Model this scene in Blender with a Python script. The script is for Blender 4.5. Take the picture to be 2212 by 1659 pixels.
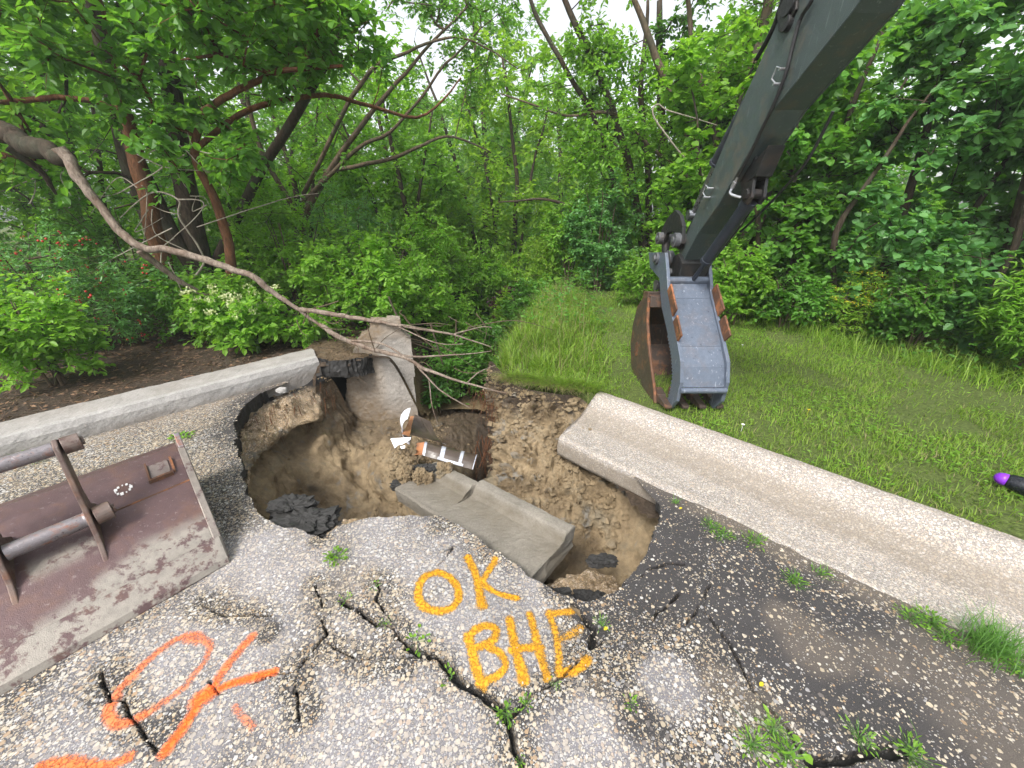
import bpy, math, random
import numpy as np
from mathutils import Vector, Matrix
for _o in list(bpy.data.objects): bpy.data.objects.remove(_o)
SC = bpy.context.scene
COL = SC.collection
rad = math.radians
random.seed(7); RNG = np.random.default_rng(11)

# ---------------- camera, world, sun, exposure ----------------
CAM_H = 1.55; FPX = 832.0; PITCH = rad(24.5)
cam = bpy.data.cameras.new('camera'); cam.sensor_width = 36; cam.lens = 36*FPX/2212
cam.clip_start = 0.03; cam.clip_end = 400
co = bpy.data.objects.new('camera', cam); COL.objects.link(co)
co.location = (0, 0, CAM_H); co.rotation_euler = (rad(90)-PITCH, 0, 0)
SC.camera = co
SUN_EL, SUN_AZ = rad(52), rad(-150)      # azimuth measured from +Y towards +X
W = bpy.data.worlds.new('World'); SC.world = W; W.use_nodes = True
wn = W.node_tree; wn.nodes.clear()
sky = wn.nodes.new('ShaderNodeTexSky'); sky.sky_type = 'NISHITA'; sky.sun_disc = False
sky.sun_elevation = SUN_EL; sky.sun_rotation = SUN_AZ; sky.air_density = 1.2; sky.dust_density = 3.0
hs = wn.nodes.new('ShaderNodeHueSaturation'); hs.inputs['Saturation'].default_value = 0.22
bgn = wn.nodes.new('ShaderNodeBackground'); bgn.inputs['Strength'].default_value = 0.15
wo = wn.nodes.new('ShaderNodeOutputWorld')
wn.links.new(sky.outputs[0], hs.inputs['Color']); wn.links.new(hs.outputs[0], bgn.inputs[0]); wn.links.new(bgn.outputs[0], wo.inputs[0])
sl = bpy.data.lights.new('sun', 'SUN'); sl.energy = 2.0; sl.angle = rad(15); sl.color = (1, .96, .9)
so = bpy.data.objects.new('sun', sl); COL.objects.link(so)
so.rotation_euler = Vector((-math.sin(SUN_AZ)*math.cos(SUN_EL), -math.cos(SUN_AZ)*math.cos(SUN_EL), -math.sin(SUN_EL))).to_track_quat('-Z', 'Y').to_euler()
so.location = (0, 0, 20)
SC.view_settings.view_transform = 'Standard'; SC.view_settings.look = 'None'
SC.view_settings.exposure = 1.05; SC.view_settings.gamma = 1
SC.render.engine = 'CYCLES'
cy = SC.cycles
cy.max_bounces = 7; cy.diffuse_bounces = 4; cy.glossy_bounces = 2; cy.transmission_bounces = 5; cy.transparent_max_bounces = 8
cy.use_denoising = True; cy.use_adaptive_sampling = True; cy.adaptive_threshold = 0.03
cy.caustics_reflective = False; cy.caustics_refractive = False

# ---------------- pixel helpers (photo at 2212 wide -> world point) ----------------
def ray(u, v):
    x = (u-1106)/FPX; yc = (829-v)/FPX
    return x, math.cos(PITCH)+yc*math.sin(PITCH), -math.sin(PITCH)+yc*math.cos(PITCH)
def G(u, v, z=0.0):
    x, y, d = ray(u, v); t = (z-CAM_H)/d
    return np.array((x*t, y*t, z))
def D(u, v, Y):
    x, y, d = ray(u, v); t = Y/y
    return np.array((x*t, Y, CAM_H+d*t))

# ---------------- noise (vectorised) ----------------
def _hash(ix, iy, iz):
    h = (ix*374761393+iy*668265263+iz*2147483647) & 0xffffffff
    h = ((h ^ (h >> 13))*1274126177) & 0xffffffff
    h = ((h ^ (h >> 16))*2246822519) & 0xffffffff
    return ((h ^ (h >> 15)) & 0xffff)/65535.0
def vnoise(p):
    p = np.asarray(p, float); i = np.floor(p).astype(np.int64); f = p-i; f = f*f*(3-2*f)
    r = 0
    for dx in (0, 1):
        for dy in (0, 1):
            for dz in (0, 1):
                w = (f[..., 0] if dx else 1-f[..., 0])*(f[..., 1] if dy else 1-f[..., 1])*(f[..., 2] if dz else 1-f[..., 2])
                r = r+w*_hash(i[..., 0]+dx, i[..., 1]+dy, i[..., 2]+dz)
    return r*2-1
def fbm(p, sc=1.0, octv=4, seed=0.0, gain=.5):
    p = np.asarray(p, float)*sc+seed; a = 1; r = 0; n = 0
    for k in range(octv):
        r = r+a*vnoise(p); n += a; a *= gain; p = p*2.03+17.1
    return r/n
def fbm2(x, y, sc=1.0, octv=4, seed=0.0):
    return fbm(np.stack([x, y, np.zeros_like(x)], -1), sc, octv, seed)
def sstep(a, b, x):
    t = np.clip((x-a)/(b-a), 0, 1); return t*t*(3-2*t)
def segdist(x, y, pts):
    d = np.full(x.shape, 1e9)
    for (ax, ay), (bx, by) in zip(pts[:-1], pts[1:]):
        vx, vy = bx-ax, by-ay; L = vx*vx+vy*vy+1e-12
        t = np.clip(((x-ax)*vx+(y-ay)*vy)/L, 0, 1)
        d = np.minimum(d, np.hypot(x-ax-t*vx, y-ay-t*vy))
    return d
def inpoly(x, y, poly):
    c = np.zeros(x.shape, bool); n = len(poly)
    for i in range(n):
        x1, y1 = poly[i]; x2, y2 = poly[(i+1) % n]
        if y1 == y2: continue
        m = ((y1 > y) != (y2 > y)) & (x < (x2-x1)*(y-y1)/(y2-y1)+x1); c ^= m
    return c
def rough_line(pts, step, amp, seed, closed=False):
    pts = [np.array(p[:2], float) for p in pts]
    if closed: pts = pts+[pts[0]]
    out = []
    for a, b in zip(pts[:-1], pts[1:]):
        n = max(1, int(np.hypot(*(b-a))/step)); t = np.arange(n)/n
        out.append(a+(b-a)*t[:, None])
    if not closed: out.append(pts[-1][None])
    q = np.concatenate(out); P3 = np.c_[q, np.zeros(len(q))]
    return q+np.c_[fbm(P3, 9, 4, seed), fbm(P3, 9, 4, seed+31)]*amp

# ---------------- mesh building ----------------
def link(o, parent=None):
    COL.objects.link(o)
    if parent is not None: o.parent = parent
    return o
def mesh(name, V, faces, mats, parent=None, smooth=False, attrs=None, mi=None):
    """faces: list of int arrays (n,k)"""
    V = np.asarray(V, np.float32)
    faces = [np.asarray(f, np.int32) for f in (faces if isinstance(faces, list) else [faces]) if len(f)]
    m = bpy.data.meshes.new(name)
    m.vertices.add(len(V)); m.vertices.foreach_set('co', V.ravel())
    nl = sum(f.size for f in faces); npoly = sum(len(f) for f in faces)
    m.loops.add(nl); m.loops.foreach_set('vertex_index', np.concatenate([f.ravel() for f in faces]))
    st = []; s = 0
    for f in faces:
        st.append(s+np.arange(len(f))*f.shape[1]); s += f.size
    m.polygons.add(npoly); m.polygons.foreach_set('loop_start', np.concatenate(st).astype(np.int32))
    if mi is not None: m.polygons.foreach_set('material_index', np.asarray(mi, np.int32))
    m.polygons.foreach_set('use_smooth', np.full(npoly, smooth, bool))
    for k, a in (attrs or {}).items():
        a = np.asarray(a, np.float32)
        at = m.attributes.new(k, 'FLOAT', 'POINT'); at.data.foreach_set('value', a.ravel())
    for mt in (mats if isinstance(mats, (list, tuple)) else [mats]): m.materials.append(mt)
    m.update(calc_edges=True); m.validate()
    return link(bpy.data.objects.new(name, m), parent)
class MB:
    def __init__(s): s.v = []; s.f = {}; s.n = 0
    def add(s, V, F):
        V = np.asarray(V, float); s.v.append(V)
        for f in (F if isinstance(F, list) else [F]):
            f = np.asarray(f)
            if f.ndim == 1: f = f[None]
            s.f.setdefault(f.shape[1], []).append(f+s.n)
        s.n += len(V)
    def hexa(s, P):      # 8 points: bottom 4 ccw, top 4
        s.add(P, [[0, 3, 2, 1], [4, 5, 6, 7], [0, 1, 5, 4], [1, 2, 6, 5], [2, 3, 7, 6], [3, 0, 4, 7]])
    def box(s, c, d, R=None):
        c = np.array(c, float); h = np.array(d, float)/2
        P = np.array([(-1, -1, -1), (1, -1, -1), (1, 1, -1), (-1, 1, -1), (-1, -1, 1), (1, -1, 1), (1, 1, 1), (-1, 1, 1)])*h
        if R is not None: P = P@np.array(R).T
        s.hexa(P+c)
    def tube(s, pts, r, k=8, cap=True):
        pts = np.asarray(pts, float); n = len(pts); r = np.broadcast_to(np.asarray(r, float), (n,))
        T = np.gradient(pts, axis=0); T /= np.linalg.norm(T, axis=1)[:, None]+1e-9
        up = np.array((0, 0, 1.)) if abs(T[0, 2]) < .9 else np.array((1., 0, 0))
        a = np.arange(k)*2*math.pi/k; V = []
        for i in range(n):
            x = np.cross(up, T[i]); L = np.linalg.norm(x)
            if L < 1e-3: x = np.cross((0.3, 1., 0), T[i]); L = np.linalg.norm(x)
            x /= L; y = np.cross(T[i], x); up = y
            V.append(pts[i]+r[i]*(np.cos(a)[:, None]*x+np.sin(a)[:, None]*y))
        V = np.concatenate(V); i, j = np.meshgrid(np.arange(n-1), np.arange(k), indexing='ij'); j2 = (j+1) % k
        F = np.stack([i*k+j, i*k+j2, (i+1)*k+j2, (i+1)*k+j], -1).reshape(-1, 4)
        s.add(V, F)
        if cap:
            s.f.setdefault(k, []).append((np.arange(k)[::-1]+s.n-len(V))[None]); s.f[k].append((np.arange(k)+s.n-k)[None])
    def prism(s, outline, w0, w1, fr):     # outline in (p,z) plane; fr(p,z,w)->xyz
        n = len(outline)
        V = [fr(p, z, w0) for p, z in outline]+[fr(p, z, w1) for p, z in outline]
        i = np.arange(n); j = (i+1) % n
        s.add(V, [np.stack([i, j, j+n, i+n], -1), i[::-1][None], (i+n)[None]])
    def build(s, name, mats, parent=None, smooth=False, bevel=0, attrs=None):
        V = np.concatenate(s.v); F = [np.concatenate(x) for x in s.f.values()]
        o = mesh(name, V, F, mats, parent, smooth, attrs)
        if bevel:
            b = o.modifiers.new('bevel', 'BEVEL'); b.width = bevel; b.segments = 2; b.limit_method = 'ANGLE'; b.angle_limit = rad(35)
        return o
def grid(xs, ys):
    X, Y = np.meshgrid(xs, ys, indexing='xy'); ny, nx = X.shape
    i = (np.arange(ny-1)[:, None]*nx+np.arange(nx-1)[None]).ravel()
    return X.ravel(), Y.ravel(), np.stack([i, i+1, i+1+nx, i+nx], -1)
def compact(V, F, *arr):
    u, inv = np.unique(F, return_inverse=True)
    return (V[u], inv.reshape(F.shape))+tuple(a[u] for a in arr)
def tag(o, label=None, cat=None, group=None, kind=None):
    if label: o['label'] = label
    if cat: o['category'] = cat
    if group: o['group'] = group
    if kind: o['kind'] = kind
    return o
def empty(name, loc, label, cat, group=None):
    o = link(bpy.data.objects.new(name, None)); o.location = loc; o.empty_display_size = .1
    return tag(o, label, cat, group)
def under(o, root):      # parent a world-space mesh under a root that has a location
    o.parent = root; o.matrix_parent_inverse = Matrix.Translation(-Vector(root.location)); return o

# ---------------- material DSL ----------------
class NT:
    def __init__(s, name):
        s.m = bpy.data.materials.new(name); s.m.use_nodes = True; s.t = s.m.node_tree; s.t.nodes.clear()
        s.out = s.t.nodes.new('ShaderNodeOutputMaterial')
    def N(s, typ, props=None, **inp):
        n = s.t.nodes.new('ShaderNode'+typ)
        for k, v in (props or {}).items(): setattr(n, k, v)
        for k, v in inp.items():
            key = int(k[1:]) if k[0] == 'i' and k[1:].isdigit() else k.replace('_', ' ')
            sk = n.inputs[key]
            if isinstance(v, bpy.types.NodeSocket): s.t.links.new(v, sk)
            elif isinstance(v, bpy.types.Node): s.t.links.new(v.outputs[0], sk)
            else:
                if isinstance(v, (tuple, list)) and sk.type == 'RGBA' and len(v) == 3: v = (*v, 1)
                sk.default_value = v
        return n
    def pos(s): return s.N('NewGeometry').outputs['Position']
    def noise(s, vec, scale, detail=4, rough=.55, dist=0): return s.N('TexNoise', Vector=vec, Scale=float(scale), Detail=float(detail), Roughness=float(rough), Distortion=float(dist)).outputs['Fac']
    def vor(s, vec, scale, feature='F1', rnd=1.0): return s.N('TexVoronoi', dict(feature=feature), Vector=vec, Scale=float(scale), Randomness=float(rnd))
    def ramp(s, fac, stops, interp='LINEAR'):
        n = s.t.nodes.new('ShaderNodeValToRGB'); s.t.links.new(fac, n.inputs[0]); r = n.color_ramp; r.interpolation = interp
        while len(r.elements) < len(stops): r.elements.new(.5)
        for e, (p, c) in zip(r.elements, stops):
            e.position = p; e.color = (*c, 1) if isinstance(c, (tuple, list)) else (c, c, c, 1)
        return n.outputs[0]
    def mix(s, f, a, b, mode='MIX'):
        n = s.t.nodes.new('ShaderNodeMix'); n.data_type = 'RGBA'; n.blend_type = mode; n.clamp_factor = True
        for k, v in ((0, f), (6, a), (7, b)):
            if isinstance(v, bpy.types.NodeSocket): s.t.links.new(v, n.inputs[k])
            else:
                if isinstance(v, (tuple, list)): v = (*v, 1)
                elif k: v = (v, v, v, 1)
                n.inputs[k].default_value = v
        return n.outputs[2]
    def math(s, op, a, b=0.0, c=0.0, clamp=False):
        n = s.t.nodes.new('ShaderNodeMath'); n.operation = op; n.use_clamp = clamp
        for k, v in ((0, a), (1, b), (2, c)):
            if isinstance(v, bpy.types.NodeSocket): s.t.links.new(v, n.inputs[k])
            else: n.inputs[k].default_value = v
        return n.outputs[0]
    def attr(s, name): return s.N('Attribute', dict(attribute_name=name)).outputs['Fac']
    def bump(s, h, strength=.5, dist=.01, normal=None):
        k = dict(Strength=strength, Distance=dist, Height=h)
        if normal is not None: k['Normal'] = normal
        return s.N('Bump', **k).outputs[0]
    def surf(s, color, rough=.8, normal=None, metal=0.0, spec=.5, **kw):
        k = {'Base Color': color, 'Roughness': rough, 'Metallic': metal, 'Specular IOR Level': spec}; k.update(kw)
        if normal is not None: k['Normal'] = normal
        n = s.t.nodes.new('ShaderNodeBsdfPrincipled')
        for kk, v in k.items():
            sk = n.inputs[kk]
            if isinstance(v, bpy.types.NodeSocket): s.t.links.new(v, sk)
            else:
                if isinstance(v, (tuple, list)) and sk.type == 'RGBA' and len(v) == 3: v = (*v, 1)
                sk.default_value = v
        return n.outputs[0]
    def done(s, shader): s.t.links.new(shader, s.out.inputs[0]); return s.m

def aggregate(n, p, dens, scale=60):
    """pebbles set in binder: returns (mask, colour, height). dens 0..1 socket"""
    wob = n.N('VectorMath', dict(operation='ADD'), i0=p, i1=n.N('VectorMath', dict(operation='SCALE'), i0=n.N('TexNoise', Vector=p, Scale=170., Detail=2.).outputs['Color'], Scale=.006).outputs[0]).outputs[0]
    v1 = n.vor(wob, scale); v2 = n.vor(wob, scale*1.75); v3 = n.vor(wob, scale*3.0)
    cols = [(0, (.16, .14, .13)), (.13, (.33, .27, .2)), (.27, (.5, .42, .31)), (.42, (.36, .25, .15)), (.52, (.50, .46, .40)), (.66, (.3, .29, .29)), (.78, (.54, .52, .49)), (.9, (.44, .37, .27))]
    masks = []; col = None; mk = None; ht = None
    for v, thr, amt in ((v1, .44, .60), (v2, .43, .68), (v3, .42, .75)):
        sep = n.N('SeparateColor', Color=v.outputs['Color'])
        pres = n.math('LESS_THAN', sep.outputs[0], n.math('MULTIPLY_ADD', dens, amt+.35, .02))
        r = n.math('MULTIPLY_ADD', sep.outputs[1], .22, thr-.08)
        m = n.math('MULTIPLY', n.math('MULTIPLY', n.math('SUBTRACT', r, v.outputs['Distance']), 14, clamp=True), pres)
        c = n.ramp(sep.outputs[2], cols, 'CONSTANT')
        if col is None: col, mk, ht = c, m, m
        else:
            col = n.mix(mk, c, col); ht = n.math('MAXIMUM', ht, n.math('MULTIPLY', m, .6)); mk = n.math('MAXIMUM', mk, m)
    return mk, col, ht

def mat_pavement(painted=None):
    n = NT('worn_asphalt' if painted is None else 'spray_paint'); p = n.pos()
    dens = n.attr('dens'); crack = n.attr('crack'); dust = n.attr('dust'); sand = n.attr('sand')
    mk, col, ht = aggregate(n, p, dens)
    fine = n.noise(p, 420, 3); big = n.noise(p, 5, 4)
    col = n.mix(.5, col, n.ramp(n.noise(p, 35, 3), [(.3, .75), (.7, 1.0)]), 'MULTIPLY')
    binder = n.ramp(fine, [(.3, (.018, .017, .018)), (.7, (.075, .069, .069))])
    binder = n.mix(n.math('MULTIPLY', dust, .85), binder, n.ramp(fine, [(.3, (.20, .19, .205)), (.7, (.35, .335, .355))]))
    col = n.mix(n.math('MULTIPLY', dust, .45), col, (.47, .455, .47))
    c = n.mix(mk, binder, col)
    c = n.mix(.35, c, n.ramp(big, [(.3, .62), (.7, 1.1)]), 'MULTIPLY')
    sn = n.math('MULTIPLY', sand, n.math('SUBTRACT', 1.15, n.math('MULTIPLY', mk, .75)), clamp=True)
    c = n.mix(sn, c, n.ramp(fine, [(.3, (.12, .095, .075)), (.7, (.23, .19, .15))]))
    c = n.mix(crack, c, (.012, .011, .01))
    h = n.math('MULTIPLY_ADD', fine, .18, ht)
    if painted is None:
        nb = n.bump(h, .9, .005)
        rough = n.math('SUBTRACT', .86, n.math('MULTIPLY', n.math('SUBTRACT', 1., dust, clamp=True), .22))
        return n.done(n.surf(c, rough, nb, spec=.4))
    pa = n.attr('paint'); hue = n.attr('hue')
    ink = n.mix(hue, painted[0], painted[1])
    ink = n.mix(n.math('MULTIPLY', n.math('SUBTRACT', 1., mk), .75), ink, n.mix(.5, ink, (.03, .02, .01)))
    ink = n.mix(.3, ink, n.ramp(n.noise(p, 60, 3), [(.3, .6), (.7, 1.15)]), 'MULTIPLY')
    thr = n.math('MULTIPLY_ADD', n.noise(p, 260, 3, .7), .55, n.math('MULTIPLY_ADD', n.noise(p, 45, 3), .45, n.math('MULTIPLY', n.math('SUBTRACT', 1., mk), .16)))
    a = n.math('MULTIPLY', n.math('SUBTRACT', n.math('MULTIPLY', pa, 1.2), n.math('MULTIPLY', thr, 1.0)), 1.9, clamp=True)
    s = n.surf(ink, .55, n.bump(h, .9, .005), spec=.4)
    tr = n.N('BsdfTransparent').outputs[0]
    mx = n.t.nodes.new('ShaderNodeMixShader'); n.t.links.new(a, mx.inputs[0]); n.t.links.new(tr, mx.inputs[1]); n.t.links.new(s, mx.inputs[2])
    return n.done(mx.outputs[0])

def mat_clay():
    n = NT('clay_soil'); p = n.pos(); a = n.noise(p, 3.2, 5, .6, .6); b = n.noise(p, 26, 5, .65); f = n.noise(p, 150, 3)
    c = n.ramp(a, [(.28, (.085, .064, .04)), (.42, (.185, .135, .078)), (.55, (.275, .207, .123)), (.68, (.225, .188, .13)), (.82, (.34, .272, .175))])
    c = n.mix(.55, c, n.ramp(b, [(.3, .5), (.55, .95), (.75, 1.25)]), 'MULTIPLY')
    c = n.mix(n.ramp(n.noise(p, 5.5, 3, .5, 1.2), [(.6, 0.), (.7, .8)]), c, (.17, .165, .15))
    gr = n.attr('gravel')
    mk, col, ht = aggregate(n, p, n.math('MULTIPLY', gr, .7), 60)
    c = n.mix(n.math('MULTIPLY', gr, mk), c, n.mix(.5, col, (.42, .28, .15)))
    wet = n.math('MULTIPLY', n.ramp(n.N('SeparateXYZ', Vector=p).outputs[2], [(0., 1.), (.5, 0.)]) if False else n.ramp(n.noise(p, 2.1, 3, .5, .5), [(.5, 0.), (.62, 1.)]), .5)
    c = n.mix(wet, c, n.mix(1., c, (.52, .48, .42), 'MULTIPLY'))
    c = n.mix(n.attr('humus_shade'), c, n.ramp(b, [(.3, (.02, .015, .01)), (.7, (.085, .06, .04))]))
    c = n.mix(n.attr('tar'), c, (.012, .011, .011))
    hgt = n.math('ADD', n.math('MULTIPLY', b, .8), n.math('ADD', n.math('MULTIPLY', n.noise(p, 80, 4, .7), .45), n.math('MULTIPLY', f, .3)))
    return n.done(n.surf(c, n.ramp(a, [(.4, .55), (.6, .85)]), n.bump(hgt, .8, .02), spec=.35))

def mat_concrete(name, tint=(.38, .36, .33), agg=0.0, stain=(.2, .15, .1)):
    n = NT(name); p = n.pos(); a = n.noise(p, 6, 5, .6); f = n.noise(p, 90, 4, .7)
    c = n.mix(.65, tint, n.ramp(f, [(.25, .55), (.5, .95), (.75, 1.3)]), 'MULTIPLY')
    c = n.mix(.5, c, n.ramp(a, [(.3, .6), (.7, 1.2)]), 'MULTIPLY')
    h = f
    if agg:
        mk, col, ht = aggregate(n, p, n.math('MULTIPLY_ADD', a, .25, agg), 78)
        c = n.mix(n.math('MULTIPLY', mk, .95), n.mix(.8, c, (.62, .6, .58), 'MULTIPLY'), n.mix(.35, col, (.66, .6, .56)))
        h = n.math('ADD', ht, f)
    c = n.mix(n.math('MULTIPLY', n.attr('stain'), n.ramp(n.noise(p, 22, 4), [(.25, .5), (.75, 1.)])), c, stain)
    return n.done(n.surf(c, .85, n.bump(h, .7, .004), spec=.3))

def mat_bark(name, c0, c1, c2=(.05, .06, .04)):
    n = NT(name); p = n.N('VectorMath', dict(operation='MULTIPLY'), i0=n.pos(), i1=(1., 1., .28)).outputs[0]
    a = n.noise(p, 38, 5, .7, .5); b = n.noise(n.pos(), 5, 3)
    c = n.ramp(a, [(.3, c0), (.65, c1)]); c = n.mix(n.ramp(b, [(.45, 0.), (.7, .6)]), c, c2)
    return n.done(n.surf(c, .9, n.bump(a, 1., .012), spec=.2))

def mat_leaf(name, c0, c1, gloss=.45, tr=.45):
    n = NT(name); r = n.attr('rnd')
    c = n.mix(r, c0, c1)
    c = n.mix(.6, c, n.ramp(n.noise(n.pos(), 1.1, 2), [(.3, .65), (.7, 1.25)]), 'MULTIPLY')
    d = n.surf(c, gloss, spec=.45)
    tc = n.mix(.35, n.mix(1., c, (1.5, 1.55, .7), 'MULTIPLY'), (.16, .3, .02))
    t = n.N('BsdfTranslucent', Color=tc).outputs[0]
    mx = n.t.nodes.new('ShaderNodeMixShader'); mx.inputs[0].default_value = tr
    n.t.links.new(d, mx.inputs[1]); n.t.links.new(t, mx.inputs[2])
    return n.done(mx.outputs[0])

def mat_metal(name, base, wear, wear_amt=.5, rust=(.2, .09, .05), rust_amt=.2, rough=.5, dirt=None, metal=.3, fscale=1.0):
    n = NT(name); p = n.pos(); a = n.noise(p, 9*fscale, 6, .65, .4); b = n.noise(p, 34*fscale, 5, .7); f = n.noise(p, 300, 2)
    st = n.noise(n.N('VectorMath', dict(operation='MULTIPLY'), i0=p, i1=(1., 1., .12)).outputs[0], 60, 3, .6, .4)
    c = n.mix(.4, base, n.ramp(b, [(.3, .6), (.7, 1.3)]), 'MULTIPLY')
    c = n.mix(n.math('MULTIPLY', n.ramp(a, [(.5, 0.), (.64, 1.)]), rust_amt), c, n.mix(b, rust, (rust[0]*2, rust[1]*1.9, rust[2]*1.7)))
    c = n.mix(n.math('MULTIPLY', n.ramp(st, [(.63, 0.), (.7, 1.)]), wear_amt), c, wear)
    c = n.mix(n.math('MULTIPLY', n.ramp(b, [(.6, 0.), (.85, 1.)]), wear_amt*.5), c, wear)
    if dirt: c = n.mix(n.math('MULTIPLY', n.attr('mud'), n.ramp(n.noise(p, 14, 5, .7), [(.42, 0.), (.5, 1.)])), c, n.mix(n.ramp(b, [(.3, 0.), (.7, 1.)]), dirt, tuple(x*1.5 for x in dirt)))
    return n.done(n.surf(c, n.ramp(b, [(.3, rough-.1), (.7, rough+.25)]), n.bump(n.math('ADD', b, f), .35, .003), metal=metal, spec=.5))
def mat_flat(name, c, rough=.6, var=.3, metal=0., scale=30, **kw):
    n = NT(name); a = n.noise(n.pos(), scale, 4, .6)
    return n.done(n.surf(n.mix(var, c, n.ramp(a, [(.3, .5), (.7, 1.5)]), 'MULTIPLY'), rough, n.bump(a, .2, .003), metal=metal, **kw))
M = dict(
    pave=mat_pavement(), clay=mat_clay(),
    gutter=mat_concrete('exposed_aggregate_concrete', (.38, .355, .335), .6, (.21, .175, .135)),
    curb=mat_concrete('weathered_concrete', (.36, .345, .33), 0, (.16, .13, .1)),
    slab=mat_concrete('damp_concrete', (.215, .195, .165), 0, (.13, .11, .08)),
    wall=mat_concrete('headwall_concrete', (.33, .305, .275), .0, (.17, .12, .07)),
    tar=mat_flat('broken_asphalt', (.022, .021, .02), .75, .6, scale=90),
)
# =============== layout in plan ===============
HOLE = [G(u, v)[:2] for u, v in [(565, 848), (535, 868), (515, 900), (510, 930), (510, 960), (528, 1000), (530, 1060), (560, 1100), (600, 1138), (640, 1135), (690, 1162), (740, 1132), (820, 1110), (880, 1105), (960, 1108), (1010, 1130), (1050, 1160), (1110, 1200), (1150, 1232), (1200, 1265), (1270, 1283), (1330, 1250), (1380, 1195), (1420, 1150), (1428, 1085)]]
GD = np.array((.713, -.701)); GN = np.array((.701, .713)); G0 = np.array((.341, 2.439))      # gutter: near-edge start, axis, across
CD = np.array((.675, .738)); CN = np.array((-.738, .675)); C0 = np.array((-3.43, 2.13))      # left kerb: base line, axis, across
C_END = 2.13                                                                                    # its broken end, metres from C0
cavity = HOLE+[G0+GD*.3+GN*.15, G0+GN*.3-GD*.05, np.array((.62, 3.0)), np.array((.2, 3.08)), np.array((-.02, 3.25)), np.array((-.2, 3.9)), np.array((-.36, 4.2)), np.array((-1.0, 4.2)), np.array((-1.05, 3.82)), np.array((-1.72, 3.86)), np.array((-1.6, 3.75)), C0+CD*(C_END+.02)+CN*.05]
hole_rough = rough_line(HOLE, .02, .035, 3.)
cav_poly = [tuple(q) for q in hole_rough]+[tuple(q) for q in cavity[len(HOLE):]]

def ravine(x, y):
    """depth of the gully that leaves the hole at the back"""
    cx = -.66+.10*np.clip(y-4, 0, 99)+.012*np.clip(y-4, 0, 30)**2
    hw = .34+.10*np.clip(y-3.6, 0, 8)
    d = np.abs(x-cx)
    k = 1-sstep(hw*.75, hw*1.5+.12, d)
    return k*(.75+.25*sstep(3.5, 6, y))*sstep(2.9, 3.5, y)*(1-.75*sstep(9, 20, y))
def terrain(x, y):
    gn = (x-G0[0])*GN[0]+(y-G0[1])*GN[1]; cn = (x-C0[0])*CN[0]+(y-C0[1])*CN[1]; cs = (x-C0[0])*CD[0]+(y-C0[1])*CD[1]
    right = sstep(.52, .62, gn); left = sstep(.12, .22, cn)
    pave = (gn < .56) & (cn < .2) & (y < 3.9)
    z = np.where(pave, -.14, 0.)
    t = .11+.03*fbm2(x, y, .8, 3, 5.)+.012*fbm2(x, y, 7, 3, 9.)
    far = sstep(6, 16, np.hypot(x, y))
    t = t+far*(.25*fbm2(x, y, .12, 3, 2.)-.1)+.16*sstep(3.6, 5.2, y)*sstep(-.2, .6, x)*(1-far)
    t = t-.08*left*sstep(-1.5, -3, x)*(1-far)
    edge = np.maximum(np.maximum(right, left), sstep(3.55, 3.75, y))
    z = -.14+(t+.14)*edge
    return z-ravine(x, y)
T1 = lambda x, y: float(terrain(np.array([float(x)]), np.array([float(y)]))[0])

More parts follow.
